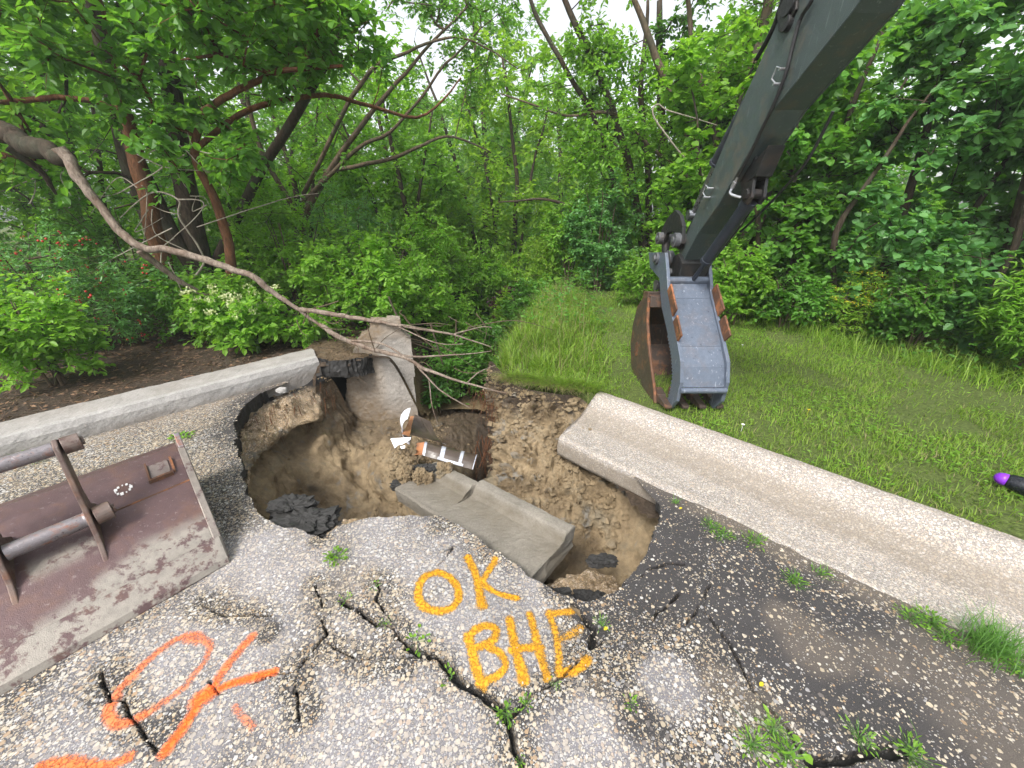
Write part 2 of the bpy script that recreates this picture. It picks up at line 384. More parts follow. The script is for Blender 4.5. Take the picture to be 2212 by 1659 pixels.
# =============== pavement ===============
def axis(parts):
    out = []
    for a, b, s in parts: out.append(np.arange(a, b-1e-6, s))
    return np.concatenate(out+[[parts[-1][1]]])
def pave_h(x, y):
    h = .010*fbm2(x, y, 1.3, 4, 3.)+.004*fbm2(x, y, 9, 3, 7.)
    dh = segdist(x, y, HOLE); h = h-.05*(1-sstep(0, .45, dh))*sstep(-.9, -.1, x)*sstep(1.25, .5, x)
    return h
Z2 = lambda a, b: tuple(G(713+.3637*a, 1055.4+.3637*b)[:2])
Z1 = lambda a, b: tuple(G(.3637*a, 1055.4+.3637*b)[:2])
Z3 = lambda a, b: tuple(G(1443.8+.3637*a, 1055.4+.3637*b)[:2])
def fcurve(pts, s=1): return pts
CR = [  # (points, half width m)
    ([Z2(60, 655), Z2(120, 680), Z2(210, 730), Z2(250, 800), Z2(370, 820), Z2(430, 870), Z2(470, 940)], .021),
    ([Z2(470, 940), Z2(620, 985), Z2(700, 1080), Z2(760, 1150)], .017),
    ([Z2(760, 1150), Z2(880, 1190), Z2(960, 1270), Z2(1020, 1320), Z2(1040, 1360)], .015),
    ([Z2(1040, 1360), Z2(1060, 1440), Z2(1080, 1560), Z2(1130, 1660)], .010),
    ([Z2(1050, 1380), Z2(1109, 1330), Z2(1180, 1260), Z2(1215, 1195), Z2(1310, 1165), Z2(1400, 1120), Z2(1520, 960), Z2(1640, 880)], .006),
    ([Z2(250, 550), Z2(290, 600), Z2(275, 650), Z2(320, 680), Z2(360, 740), Z2(380, 810)], .005),
    ([Z1(1880, 560), Z1(1900, 700), Z1(1940, 870), Z1(1850, 960), Z1(1740, 1100), Z1(1720, 1200), Z1(1770, 1360)], .006),
    ([Z1(1200, 690), Z1(1330, 735), Z1(1450, 750), Z1(1600, 760)], .004),
    ([Z1(600, 1080), Z1(620, 1150), Z1(660, 1250), Z1(720, 1250), Z1(760, 1340), Z1(830, 1400), Z1(950, 1590)], .005),
    ([Z2(1700, 520), Z2(1850, 490), Z2(1900, 450), Z2(1990, 430), Z2(2100, 440)], .010),
    ([Z2(1640, 800), Z2(1800, 775), Z2(1930, 760), Z2(1960, 690), Z2(2080, 620)], .005),
    ([Z2(0, 890), Z2(80, 950), Z2(180, 985), Z2(300, 1010), Z2(430, 1020), Z2(600, 1000)], .004),
    ([Z2(2111, 800), Z3(250, 560), Z3(200, 700), Z3(330, 870), Z3(500, 1180), Z3(640, 1330), Z3(800, 1560)], .005),
    ([Z3(830, 1600), Z3(1000, 1610), Z3(1100, 1600), Z3(1250, 1590), Z3(1400, 1560)], .022),
    ([G(513, 1025)[:2], G(480, 1035)[:2], G(445, 1047)[:2], G(420, 1060)[:2]], .006),
    ([Z1(1740, 1100), Z1(1640, 1110), Z1(1500, 1160), Z1(1340, 1200), Z1(1220, 1160)], .003),
    ([Z2(1460, 640), Z2(1540, 720), Z2(1590, 800), Z2(1560, 900)], .022),
    ([Z2(700, 340), Z2(740, 300), Z2(700, 390), Z2(640, 450)], .003),
]
CR = [(rough_line(p, .03, .028, 2.*i), w*.62) for i, (p, w) in enumerate(CR)]
def crack_field(x, y):
    best = np.zeros(x.shape)
    wn_ = .1+1.5*np.clip(.35+1.1*fbm2(x, y, 7, 4, 4.)+.5*fbm2(x, y, 45, 2, 14.), 0, 1)
    for pts, w in CR:
        lo = pts.min(0)-.12; hi = pts.max(0)+.12
        k = (x > lo[0]) & (x < hi[0]) & (y > lo[1]) & (y < hi[1])
        d = segdist(x[k], y[k], [tuple(q) for q in pts]); ww = w*wn_[k]
        best[k] = np.maximum(best[k], (1-sstep(ww*.5, ww*1.25+.0028, d))*np.clip(ww/.003, 0, 1))
    return best
def spots(x, y, L):
    r = np.zeros(x.shape)
    for (px, py), rx in L:
        d = np.hypot(x-px, y-py)/rx; r = np.maximum(r, 1-sstep(.45, 1.15, d+.35*fbm2(x, y, 5, 3, 8.)))
    return r
def pave_attrs(x, y):
    n1 = fbm2(x, y, 2.2, 4, 21.); n2 = fbm2(x, y, 7, 3, 33.)
    gn = (x-G0[0])*GN[0]+(y-G0[1])*GN[1]
    rightd = sstep(-1.25, -.6, gn+.25*n1)*sstep(.3, .8, x+.1*n1)          # strip beside the gutter: stones buried in silt
    dens = np.clip(.84+.28*n1-.72*rightd, .06, 1)
    dust = spots(x, y, [(G(600, 1215)[:2], 0.375), (G(830, 1160)[:2], 0.275), (G(1050, 1330)[:2], 0.413), (G(1130, 1460)[:2], 0.275), (G(760, 1340)[:2], 0.225), (G(420, 1440)[:2], 0.425), (G(800, 1560)[:2], 0.525), (G(200, 1640)[:2], 0.500), (G(1440, 1480)[:2], 0.125), (G(1240, 1590)[:2], 0.275), (G(1000, 1650)[:2], 0.375), (G(950, 1210)[:2], 0.250)])
    dust = np.clip(dust*(.86+.4*n2), 0, 1)*(1-rightd*.7)
    cr = crack_field(x, y)
    dz = spots(x, y, [(Z1(640, 1180), .07), (Z1(1760, 1150), .07), (Z1(1820, 1330), .08), (Z1(1600, 850), .06), (Z1(1000, 1400), .08), (Z1(200, 1130), .1), (Z2(1500, 700), .07), (Z2(1340, 560), .08), (Z2(1580, 800), .07), (Z2(1120, 1340), .05), (Z2(420, 830), .05), (Z2(300, 1000), .05), (Z2(450, 1060), .05), (Z2(-60, 300), .08), (Z2(1600, 1150), .08), (Z2(1800, 1350), .10), (Z2(0, 200), .05)])
    cd = np.full(x.shape, 9.)
    for pts, w in CR[:12]: cd = np.minimum(cd, segdist(x, y, [tuple(q) for q in pts[::3]]))
    dust = dust*sstep(.01, .10, cd+.04*n2)*(1-dz)
    sand = spots(x, y, [(G(770, 1250)[:2], .12), (G(1700, 1340)[:2], .10), (G(1760, 1400)[:2], .13), (G(1920, 1440)[:2], .13), (G(1800, 1410)[:2], .1), (G(2150, 1560)[:2], .3), (G(1560, 1480)[:2], .08), (G(1650, 1560)[:2], .12), (G(1290, 1480)[:2], .05)])*.32
    edge = sstep(-.16, -.02, gn+.05*n2); sand = np.maximum(sand, edge*.45)
    cn = (x-C0[0])*CN[0]+(y-C0[1])*CN[1]; sand = np.maximum(sand, sstep(-.22, -.05, cn+.08*n1)*.55)
    dh = segdist(x, y, HOLE)
    dark = (1-sstep(.05, .3, dh+.1*n1))*(sstep(-1.2, -1.7, x)+sstep(.15, .35, x))
    ld = (1-sstep(0., .45, np.abs(x+2.15)+.1*n1))*sstep(2.1, 2.6, y)
    dens = np.clip(dens-.45*np.clip(dark, 0, 1)-.35*ld-.30*dz, .06, 1); sand = sand*(1-.6*np.clip(dark, 0, 1))
    return dens, dust, sand, cr
xs = axis([(-5.5, -1.9, .016), (-1.9, 1.4, .0055), (1.4, 2.2, .010), (2.2, 3.6, .02)]); ys = axis([(.35, 1.9, .0055), (1.9, 4.0, .013)])
X, Y, F = grid(xs, ys)
cn = (X-C0[0])*CN[0]+(Y-C0[1])*CN[1]; cs = (X-C0[0])*CD[0]+(Y-C0[1])*CD[1]; gn = (X-G0[0])*GN[0]+(Y-G0[1])*GN[1]
ok = (gn < .02) & (cn < .05) & ~inpoly(X, Y, cav_poly)
F = F[ok[F].all(1)]
far_l = np.array([0.])
V = np.stack([X, Y, np.zeros_like(X)], -1); V, F = compact(V, F)
# drop the fragments beyond the hole
keep = (V[:, 1] < 3.45+.0*V[:, 0]) ; F = F[keep[F].all(1)]; V, F = compact(V, F)
x, y = V[:, 0].astype(float), V[:, 1].astype(float)
de, du, sa, cr = pave_attrs(x, y)
V[:, 2] = pave_h(x, y)-.035*cr
PAVE = (V.copy(), F.copy(), de, du, sa, cr)
# broken edge skirt
E2 = np.sort(np.concatenate([F[:, [0, 1]], F[:, [1, 2]], F[:, [2, 3]], F[:, [3, 0]]]), 1)
Eo = np.concatenate([F[:, [0, 1]], F[:, [1, 2]], F[:, [2, 3]], F[:, [3, 0]]])
u, idx, cnt = np.unique(E2, axis=0, return_index=True, return_counts=True)
be = Eo[idx[cnt == 1]]; mid = (V[be[:, 0]]+V[be[:, 1]])/2
nearh = segdist(mid[:, 0].astype(float), mid[:, 1].astype(float), [tuple(q) for q in hole_rough]) < .04
be = be[nearh]; bv, inv = np.unique(be, return_inverse=True); inv = inv.reshape(be.shape)
rings = []; base = len(V); bp = V[bv].astype(float)
thick = .085+.10*sstep(-1.6, -2.1, bp[:, 0])
nx_ = fbm(bp, 12, 3, 3.); allV = [V]; FF = [F]; last = bv
for k, (fz, off) in enumerate(((.12, .004), (.4, .0), (.75, .012), (1.0, .03))):
    q = bp.copy(); q[:, 2] -= thick*fz*(1+.25*nx_)
    cen = np.array((-.6, 2.1)); dr = q[:, :2]-cen; dr /= np.linalg.norm(dr, axis=1)[:, None]
    q[:, :2] += dr*(off+.012*fbm(q, 40, 3, 5.+k)[:, None]); st = base+k*len(bv)
    cur = np.arange(len(bv))+st
    FF.append(np.stack([be[:, 1] if k == 0 else last[inv[:, 1]], be[:, 0] if k == 0 else last[inv[:, 0]], cur[inv[:, 0]], cur[inv[:, 1]]], -1)); allV.append(q); last = cur
nb = len(bv)*4; Vp = np.concatenate(allV); Fp = np.concatenate(FF)
mi = np.zeros(len(Fp), int); mi[len(F):] = 1
z4 = np.zeros(nb)
pv = mesh('pavement', Vp, Fp, [M['pave'], M['tar']], smooth=False, attrs=dict(dens=np.r_[de, z4], dust=np.r_[du, z4], sand=np.r_[sa, z4], crack=np.r_[cr, z4]), mi=mi)
tag(pv, kind='structure')
# road surface behind the viewpoint
X, Y, F = grid(np.arange(-7, 9.01, .12), np.arange(-8, .43, .12))
X2 = X.copy(); cn = (X-C0[0])*CN[0]+(Y-C0[1])*CN[1]; gn = (X-G0[0])*GN[0]+(Y-G0[1])*GN[1]
F = F[((gn < .02) & (cn < .05))[F].all(1)]
V = np.stack([X, Y, 0*Y-.022], -1); V, F = compact(V, F)
o1 = np.ones(len(V)); tag(mesh('road', V, F, M['pave'], attrs=dict(dens=o1*.85, dust=o1*.3, sand=o1*.05, crack=o1*0)), kind='structure')

# =============== terrain ===============
def mat_ground():
    n = NT('forest_soil'); p = n.pos(); a = n.noise(p, 4, 5, .6); b = n.noise(p, 45, 5, .7)
    c = n.ramp(b, [(.25, (.02, .014, .01)), (.5, (.065, .045, .03)), (.75, (.16, .12, .085))])
    c = n.mix(n.ramp(a, [(.35, 0.), (.65, .6)]), c, (.05, .042, .035))
    g = n.attr('green'); c = n.mix(n.math('MULTIPLY', g, .9), c, n.ramp(b, [(.3, (.05, .07, .02)), (.7, (.16, .24, .05))]))
    sf = n.attr('field'); c = n.mix(sf, c, n.ramp(n.noise(p, 3, 3), [(.3, (.16, .3, .05)), (.7, (.34, .46, .1))]))
    c = n.mix(n.attr('clay'), c, n.ramp(b, [(.3, (.16, .11, .06)), (.7, (.34, .25, .14))]))
    return n.done(n.surf(c, .95, n.bump(b, 1., .02), spec=.15))
M['ground'] = mat_ground()
def ground_mesh(name, X, Y, F, lift=0.):
    V = np.stack([X, Y, terrain(X, Y)+lift], -1); V, F = compact(V, F); x, y = V[:, 0], V[:, 1]
    gn = (x-G0[0])*GN[0]+(y-G0[1])*GN[1]
    rv = ravine(x, y)
    green = .8*sstep(.5, .6, gn)*sstep(-.3, .2, x)*(1-sstep(.1, .4, rv)); green = np.maximum(green, sstep(7, 10, y)*.7)
    field = sstep(10, 13, y)*sstep(-3, 0, x)*(1-sstep(4, 8, x))
    clay = sstep(.15, .5, rv)*(1-sstep(4., 4.8, y))*.8
    return tag(mesh(name, V, F, M['ground'], smooth=True, attrs=dict(green=green, field=field, clay=clay)), kind='structure')
xs = axis([(-9, -3, .12), (-3, 3.5, .035), (3.5, 9, .12)]); ys = axis([(-8, 1, .3), (1, 6, .035), (6, 14, .15)])
X, Y, F = grid(xs, ys)
gnn = (X-G0[0])*GN[0]+(Y-G0[1])*GN[1]; cnn = (X-C0[0])*CN[0]+(Y-C0[1])*CN[1]
tc = [tuple(q) for q in rough_line(cavity, .05, .03, 6., True)]
inside = inpoly(X, Y, tc) 
ring_in = inside & (segdist(X, Y, tc+[tc[0]]) > .03)
F = F[~ring_in[F].all(1)]
F = F[~((inpoly(X, Y, [tuple(q) for q in HOLE]))[F].any(1))]
ground_mesh('ground', X, Y, F)
q = np.r_[-70, -45, -28, -18, -12, -9, -4, 0, 4, 9, 12, 18, 28, 45, 70].astype(float)
X, Y, F = grid(q, np.r_[-30, -15, -8, 0, 4, 9, 14, 18, 24, 34, 50, 75].astype(float))
ins = (X >= -9) & (X <= 9) & (Y >= -8) & (Y <= 14); F = F[~ins[F].all(1)]
ground_mesh('terrain', X, Y, F)

# =============== sinkhole walls: lofted profiles, top to bottom ===============
B = (-.35, 2.2, -1.45)
def pr(*p): return np.array(p, float)
PROF = [
    pr((.0, 1.34, -.06), (.0, 1.25, -.3), (-.05, 1.35, -.8), (-.2, 1.8, -1.3)),
    pr((-.55, 1.60, -.05), (-.55, 1.5, -.3), (-.5, 1.6, -.8), (-.4, 1.9, -1.3)),
    pr((-1.1, 1.48, -.05), (-1.15, 1.4, -.3), (-1.0, 1.6, -.9), (-.6, 2.0, -1.35)),
    pr((-1.62, 1.82, -.06), (-1.68, 1.85, -.25), (-1.5, 1.95, -.8), (-.9, 2.1, -1.35)),
    pr((-2.04, 2.33, -.08), (-1.97, 2.36, -.24), (-2.0, 2.38, -.40), (-1.76, 2.4, -.8), (-1.1, 2.25, -1.3)),
    pr((-2.32, 2.78, -.1), (-2.10, 2.74, -.27), (-2.20, 2.76, -.42), (-1.92, 2.68, -.8), (-1.3, 2.45, -1.25)),
    pr((-2.46, 3.14, -.1), (-2.10, 3.0, -.29), (-2.24, 3.06, -.44), (-1.86, 2.85, -.82), (-1.2, 2.6, -1.2)),
    pr((-2.25, 3.52, -.1), (-1.88, 3.24, -.29), (-2.0, 3.34, -.44), (-1.62, 3.02, -.78), (-1.15, 2.7, -1.15)),
    pr((-1.95, 3.74, -.05), (-1.92, 3.62, -.40), (-1.72, 3.34, -.72), (-1.1, 2.75, -1.05)),
    pr((-1.80, 3.92, -.66), (-1.66, 3.72, -.74), (-1.42, 3.3, -.76), (-1.0, 2.7, -.9)),
    pr((-1.25, 3.86, -.62), (-1.22, 3.65, -.66), (-1.12, 3.2, -.62), (-.88, 2.65, -.78)),
    pr((-1.02, 4.3, -.62), (-.98, 3.6, -.72), (-.9, 3.1, -.68), (-.7, 2.6, -.95)),
    pr((-.8, 4.5, -.70), (-.78, 3.65, -.78), (-.65, 3.1, -.9), (-.5, 2.6, -1.25)),
    pr((-.55, 4.5, -.70), (-.52, 3.8, -.8), (-.45, 3.2, -1.1), (-.35, 2.6, -1.4)),
    pr((-.32, 4.4, -.35), (-.27, 4.05, -.75), (.08, 3.75, -1.3), (-.1, 2.8, -1.5)),
    pr((-.24, 3.72, .1), (-.20, 3.55, -.32), (.32, 3.5, -1.0), (.0, 2.8, -1.5)),
    pr((-.03, 3.25, .1), (-.10, 3.12, -.2), (-.10, 2.88, -.55), (-.22, 2.5, -1.2)),
    pr((.12, 3.08, .1), (.08, 2.9, -.12), (.02, 2.6, -.32), (-.22, 2.3, -.75)),
    pr((.38, 3.02, .08), (.34, 2.8, -.12), (.2, 2.5, -.3), (-.05, 2.15, -.62)),
    pr((.62, 2.95, .05), (.52, 2.65, -.16), (.4, 2.3, -.38), (.1, 1.95, -.72)),
    pr((.78, 2.5, -.1), (.72, 2.35, -.22), (.55, 2.05, -.48), (.2, 1.75, -.85)),
    pr((.98, 2.12, -.1), (.95, 2.05, -.28), (.72, 1.85, -.58), (.25, 1.6, -.95)),
    pr((1.0, 1.75, -.07), (1.02, 1.75, -.28), (.78, 1.62, -.62), (.3, 1.5, -.9)),
    pr((.84, 1.46, -.06), (.84, 1.42, -.26), (.66, 1.42, -.5), (.25, 1.42, -.7)),
    pr((.62, 1.24, -.06), (.6, 1.18, -.26), (.5, 1.28, -.46), (.2, 1.38, -.66)),
    pr((.34, 1.12, -.06), (.32, 1.06, -.28), (.3, 1.2, -.6), (.1, 1.45, -.9)),
]
def catmull(P, n, closed=False):
    P = np.asarray(P, float); m = len(P)
    t = np.linspace(0, m if closed else m-1, n, endpoint=not closed); i = np.floor(t).astype(int); 
    if not closed: i = np.minimum(i, m-2)
    f = (t-i).reshape((-1,)+(1,)*(P.ndim-1))
    g = (lambda k: P[k % m]) if closed else (lambda k: P[np.clip(k, 0, m-1)])
    a, b, c, d = g(i-1), g(i), g(i+1), g(i+2)
    return .5*((2*b)+(c-a)*f+(2*a-5*b+4*c-d)*f*f+(3*b-a-3*c+d)*f**3)
NA, NR = 1000, 130
for k_ in (11, 12, 13, 14): PROF[k_][0, 2] = T1(*PROF[k_][0, :2])-.02
PROF = [p if len(p) == 5 else np.array([np.interp(np.array((0, .8, 1.5, 2.2, 3)), np.arange(4), p[:, c]) for c in range(3)]).T for p in PROF]
P5 = np.array([np.vstack([p, B]) for p in PROF])
S = catmull(P5, NA, True)                       # (NA,5,3)
S = catmull(S.transpose(1, 0, 2), NR).transpose(1, 0, 2)   # (NA,NR,3)
du_ = np.roll(S, -1, 0)-np.roll(S, 1, 0); dv_ = np.gradient(S, axis=1); Nn = np.cross(du_, dv_); Nn /= np.linalg.norm(Nn, axis=2)[..., None]+1e-9
Q = S.reshape(-1, 3); tt = np.tile(np.linspace(0, 1, NR), NA)
lump = fbm(Q, 3.2, 4, 3.); med = fbm(Q, 11, 4, 9.); fine = np.abs(fbm(Q, 34, 3, 1.)); 
clod = np.maximum(0, fbm(Q, 17, 3, 40.))
rightw = sstep(-.35, -.1, Q[:, 0])*sstep(.95, .6, Q[:, 0])*sstep(1.85, 2.2, Q[:, 1])
strat = vnoise(np.stack([Q[:, 0]*1.2, Q[:, 1]*1.2, Q[:, 2]*14], -1))*.012
leftw = sstep(-.9, -1.3, Q[:, 0]); rid = 1-np.abs(fbm(Q, 4.5, 4, 71.))*2.2
disp = (lump*(.09+.05*leftw)+rid*.028*leftw+med*(.036+.02*rightw)-fine*(.006+.012*rightw)+clod*.17*rightw+.05*rightw*np.maximum(0, fbm(Q, 26, 2, 5.)-.1)+strat)*sstep(0, .08, tt)*sstep(1., .8, tt)
Q = Q-Nn.reshape(-1, 3)*disp[:, None]*1.0
i, j = np.meshgrid(np.arange(NA), np.arange(NR-1), indexing='ij'); i2 = (i+1) % NA
F = np.stack([i*NR+j, i*NR+j+1, i2*NR+j+1, i2*NR+j], -1).reshape(-1, 4)
qz = Q[:, 2]; left = sstep(-.9, -1.2, Q[:, 0]); pvside = np.maximum(left, sstep(.55, .7, Q[:, 0]))
gravel = sstep(-.36, -.26, qz+.05*med)*sstep(-.05, -.12, qz)*left
humus_shade = sstep(-.16, -.02, qz+.05*med)*(1-pvside)*sstep(2.8, 3., Q[:, 1])
humus_shade = np.maximum(humus_shade, .8*sstep(3.3, 3.7, Q[:, 1])*sstep(-1., -.8, Q[:, 0])*(Q[:, 0] < -.2))
humus_shade = np.maximum(humus_shade, .55*sstep(3.35, 3.6, Q[:, 1]+.1*lump)*left)
void_black = sstep(-.42, -.3, Q[:, 0])*sstep(.5, .3, Q[:, 0])*sstep(3.1, 3.35, Q[:, 1])*sstep(-.35, -.6, qz)  # unused mask for black shade in the void
humus_shade = np.maximum(humus_shade, sstep(-.5, -.4, Q[:, 0])*sstep(.12, -.08, Q[:, 0])*sstep(2.75, 3.05, Q[:, 1]+.1*lump)*sstep(-.2, -.45, qz))  # painted shade: dark brown so the gap under the bank reads as void
tarr = sstep(-.15, -.1, qz+.02*med)*pvside
sk = tag(mesh('sinkhole_soil', Q, F, M['clay'], smooth=True, attrs=dict(gravel=gravel, humus_shade=humus_shade, tar=tarr)), kind='structure')
CAVQ = Q.reshape(NA, NR, 3)

def crumbs():
    rg = np.random.default_rng(41); n = 22000; i = rg.integers(0, NA, n); j = rg.integers(4, int(NR*.9), n); p = CAVQ[i, j]; nn = Nn[i, j]
    w = .06+1.*((p[:, 0] > -.3)&(p[:, 0] < .75)&(p[:, 1] > 1.9))+.5*((p[:, 0] < -.7)&(p[:, 0] > -1.3)&(p[:, 1] > 2.3))+.25*(p[:, 2] > -.36)*(p[:, 0] < -1.)*4; k = (w*(.15+fbm(p, 6, 2, 9.) > 0)) > rg.random(n)*1.; k &= (nn[:, 2]*np.sign(nn[:, 2]+1e-9) > .0); p = p[k]; m = len(p)
    base = np.array([(1, 0, 0), (.5, .87, 0), (-.5, .87, 0), (-1, 0, 0), (-.5, -.87, 0), (.5, -.87, 0), (.5, .2, .7), (-.3, .5, .65), (-.4, -.4, .75), (.4, -.5, .6), (0, 0, -.7)]); Fb = [(0, 1, 6), (1, 7, 6), (1, 2, 7), (2, 3, 7), (3, 8, 7), (3, 4, 8), (4, 9, 8), (4, 5, 9), (5, 0, 9), (0, 6, 9), (6, 7, 8), (6, 8, 9)]+[((a+1) % 6, a, 10) for a in range(6)]
    s = .004+.02*rg.random(m)**3.2+.03*(p[:, 0] > -.35)*rg.random(m)**7; V = base[None]*(1+.3*rg.normal(size=(m, 11, 1)))*s[:, None, None]*np.stack([1+0*s, .6+.4*rg.random(m), .6+.4*rg.random(m)], -1)[:, None]; a = rg.random(m)*6.28
    V = np.stack([V[..., 0]*np.cos(a)[:, None]-V[..., 1]*np.sin(a)[:, None], V[..., 0]*np.sin(a)[:, None]+V[..., 1]*np.cos(a)[:, None], V[..., 2]], -1)+p[:, None]
    F = (np.array(Fb)[None]+np.arange(m)[:, None, None]*11).reshape(-1, 3); V = V.reshape(-1, 3); z = np.zeros(len(V))
    tag(mesh('soil_crumbs', V, F, M['clay'], attrs=dict(gravel=z, humus_shade=z, tar=z)), 'loose crumbs of clay on the walls of the hole', 'soil', None, 'stuff')
crumbs()

# =============== spray paint ===============
YL = [  # yellow: strokes in the z2 zoom frame, half width px, strength
    ([(640, 485), (705, 512), (750, 570), (762, 640), (732, 700), (650, 728), (572, 712), (527, 660), (524, 590), (562, 520), (640, 485)], 27, 1.),
    ([(815, 380), (840, 430), (868, 500), (885, 580), (900, 680)], 26, 1.), ([(980, 378), (950, 440), (905, 515), (885, 540)], 22, .95), ([(905, 530), (960, 580), (1040, 610), (1108, 618)], 23, 1.), ([(898, 676), (906, 684)], 34, 1.),
    ([(818, 880), (838, 960), (855, 1040), (880, 1110), (905, 1175)], 34, 1.), ([(815, 900), (860, 838), (930, 815), (985, 835), (975, 890), (920, 930), (850, 960)], 27, 1.), ([(920, 935), (1000, 970), (1040, 1030), (1030, 1085), (960, 1125), (880, 1150)], 30, 1.),
    ([(1068, 762), (1088, 860), (1110, 960), (1150, 1140)], 32, 1.), ([(1192, 722), (1215, 830), (1245, 960), (1290, 1120)], 30, .95), ([(1085, 955), (1170, 935), (1250, 930)], 28, 1.),
    ([(1305, 695), (1335, 800), (1355, 930), (1365, 1080)], 28, .9), ([(1305, 715), (1370, 700), (1440, 690)], 26, .95), ([(1440, 700), (1390, 790), (1360, 850)], 14, .5), ([(1350, 880), (1420, 850), (1490, 790)], 32, .75), ([(1365, 1085), (1440, 1078), (1490, 1045), (1525, 1005)], 34, 1.)]
OR = [
    ([(1180, 868), (1245, 925), (1225, 1020), (1150, 1120), (1080, 1200), (950, 1290), (830, 1358)], 28, .75), ([(860, 1345), (760, 1395), (690, 1390), (650, 1330), (680, 1260)], 34, .85), ([(670, 1270), (710, 1200), (790, 1120), (900, 1000), (1020, 910), (1110, 875), (1180, 868)], 28, .78), ([(1110, 880), (1180, 890)], 40, .75),
    ([(1500, 880), (1430, 950), (1340, 1070), (1270, 1170)], 34, .85), ([(1270, 1170), (1200, 1250), (1130, 1370), (975, 1575)], 36, 1.), ([(1190, 1255), (1250, 1215)], 55, 1.), ([(1230, 1240), (1330, 1185), (1480, 1130), (1630, 1095)], 28, 1.), ([(1400, 1300), (1450, 1370), (1500, 1420)], 26, .7)]
O2 = [([(230, 1665), (400, 1625), (520, 1640), (640, 1655), (770, 1600)], 40, .85)]
def paint(name, strokes, fr, cols, label, hueseed, hk=1.):
    V, F, de, du, sa, cr = PAVE; x, y = V[:, 0].astype(float), V[:, 1].astype(float)
    d = np.zeros(len(x)); allp = np.array([fr(*q) for s, _, _ in strokes for q in s]); lo = allp.min(0)-.1; hi = allp.max(0)+.1
    k = np.where((x > lo[0]) & (x < hi[0]) & (y > lo[1]) & (y < hi[1]))[0]
    wob = np.stack([fbm2(x[k], y[k], 14, 2, 3.), fbm2(x[k], y[k], 14, 2, 63.)])*.006
    for s, w, st in strokes:
        pts = catmull(np.array([fr(*q) for q in s]), len(s)*5) if len(s) > 2 else np.array([fr(*q) for q in s])
        c = s[len(s)//2]; a_ = np.array(fr(*c)); px = (np.linalg.norm(a_-np.array(fr(c[0]+10, c[1])))/10+np.linalg.norm(a_-np.array(fr(c[0], c[1]+10)))/10)/2
        w = w*px
        dd = segdist(x[k]+wob[0], y[k]+wob[1], [tuple(q) for q in pts])
        d[k] = np.maximum(d[k], st*(1-sstep(w*.2, w*1.95, dd)))
    d = d*(1-.8*cr)
    F2 = F[(d[F] > .03).any(1)]
    hue = np.clip(hk*d, 0, 1)
    V2, F2, d2, h2, a, b, c, e = compact(V, F2, d, hue, de, du, sa, cr); V2 = V2.copy(); V2[:, 2] += .0025
    return tag(mesh(name, V2, F2, mat_pavement(cols), attrs=dict(paint=d2, hue=h2, dens=a, dust=b, sand=c, crack=e)), label, 'paint marking')
paint('painted_letters', YL, Z2, ((.66, .42, .10), (.74, .34, .015)), 'yellow spray-painted letters OK and BHE on the cracked asphalt', 1)
paint('painted_letters', OR, Z1, ((.95, .50, .36), (.95, .17, .02)), 'orange spray-painted letters OK on the asphalt below the rusty bucket', 2)
paint('painted_streak', O2, Z1, ((.95, .33, .16), (.95, .2, .04)), 'short orange spray paint streak at the bottom edge of the asphalt', 3)
# =============== concrete: gutter, kerb, broken slabs, headwall ===============
SEC = np.array([(0, -.15), (0, -.05), (.004, -.004), (.03, .002), (.12, -.006), (.22, -.014), (.32, -.014), (.40, .0), (.47, .034), (.53, .078), (.58, .11), (.63, .126), (.675, .128), (.69, .118), (.695, .03), (.695, -.15), (.35, -.15)])
def extrude(name, sec, fr, s_of, ss, mat, parent=None, rough=.004, sub=3, stain_shade_f=None, seed=0., endcap=True, edge=0.):
    """sweep closed section (a,z) along s; fr(s,a,z)->xyz ; s_of(s,a,z) shifts for ragged ends"""
    n = len(sec); t = np.linspace(0, n, n*sub, endpoint=False); i = t.astype(int); f = (t-i)[:, None]
    P = sec[i]*(1-f)+sec[(i+1) % n]*f; k = len(P)
    ctr = P.mean(0); layers = [(ss[0], q) for q in (.0, .35, .7)]+[(s, 1.) for s in ss]+[(ss[-1], q) for q in (.7, .35, .0)]
    V = []; st = []
    for s, q in layers:
        A = ctr+(P-ctr)*max(q, .001)
        s2 = s_of(s, A[:, 0], A[:, 1]); V.append(fr(s2, A[:, 0], A[:, 1])); st.append(stain_shade_f(s2, A[:, 0], A[:, 1]) if stain_shade_f else np.zeros(k))
    V = np.concatenate(V); m = len(layers)
    V = V+np.stack([fbm(V, 14, 4, seed+c) for c in (0, 50, 90)], -1)*rough+np.stack([fbm(V, 60, 2, seed+c) for c in (0, 50, 90)], -1)*rough*.4
    i, j = np.meshgrid(np.arange(m-1), np.arange(k), indexing='ij'); j2 = (j+1) % k
    F = np.stack([i*k+j, (i+1)*k+j, (i+1)*k+j2, i*k+j2], -1).reshape(-1, 4)
    return mesh(name, V, F, mat, parent, smooth=name == 'concrete_gutter', attrs=dict(stain=np.concatenate(st)))
def gfr(s, a, z): return np.stack([G0[0]+GD[0]*s+GN[0]*a, G0[1]+GD[1]*s+GN[1]*a, z+0*s], -1)
def g_end(s, a, z):
    e = np.exp(-max(0, s+.0)/.05)
    return s+0*a+e*(-.07*a/.69+.02*fbm(np.stack([a*9, z*9, 0*a], -1), 1, 3, 4)-.03*np.sin(a/.69*3.14))
def g_stain(s, a, z):
    q = 1-sstep(.05, .15, np.abs(a-.40)); q = q*(z > -.03)*.8
    under_ = sstep(-.015, -.05, z)*(a < .1)*1.0
    back = sstep(.6, .66, a)*.3
    return np.clip(np.maximum(np.maximum(q, under_), back)+.2*fbm(np.stack([s*3+0*a, a*6, z], -1), 1, 3, 2), 0, 1)
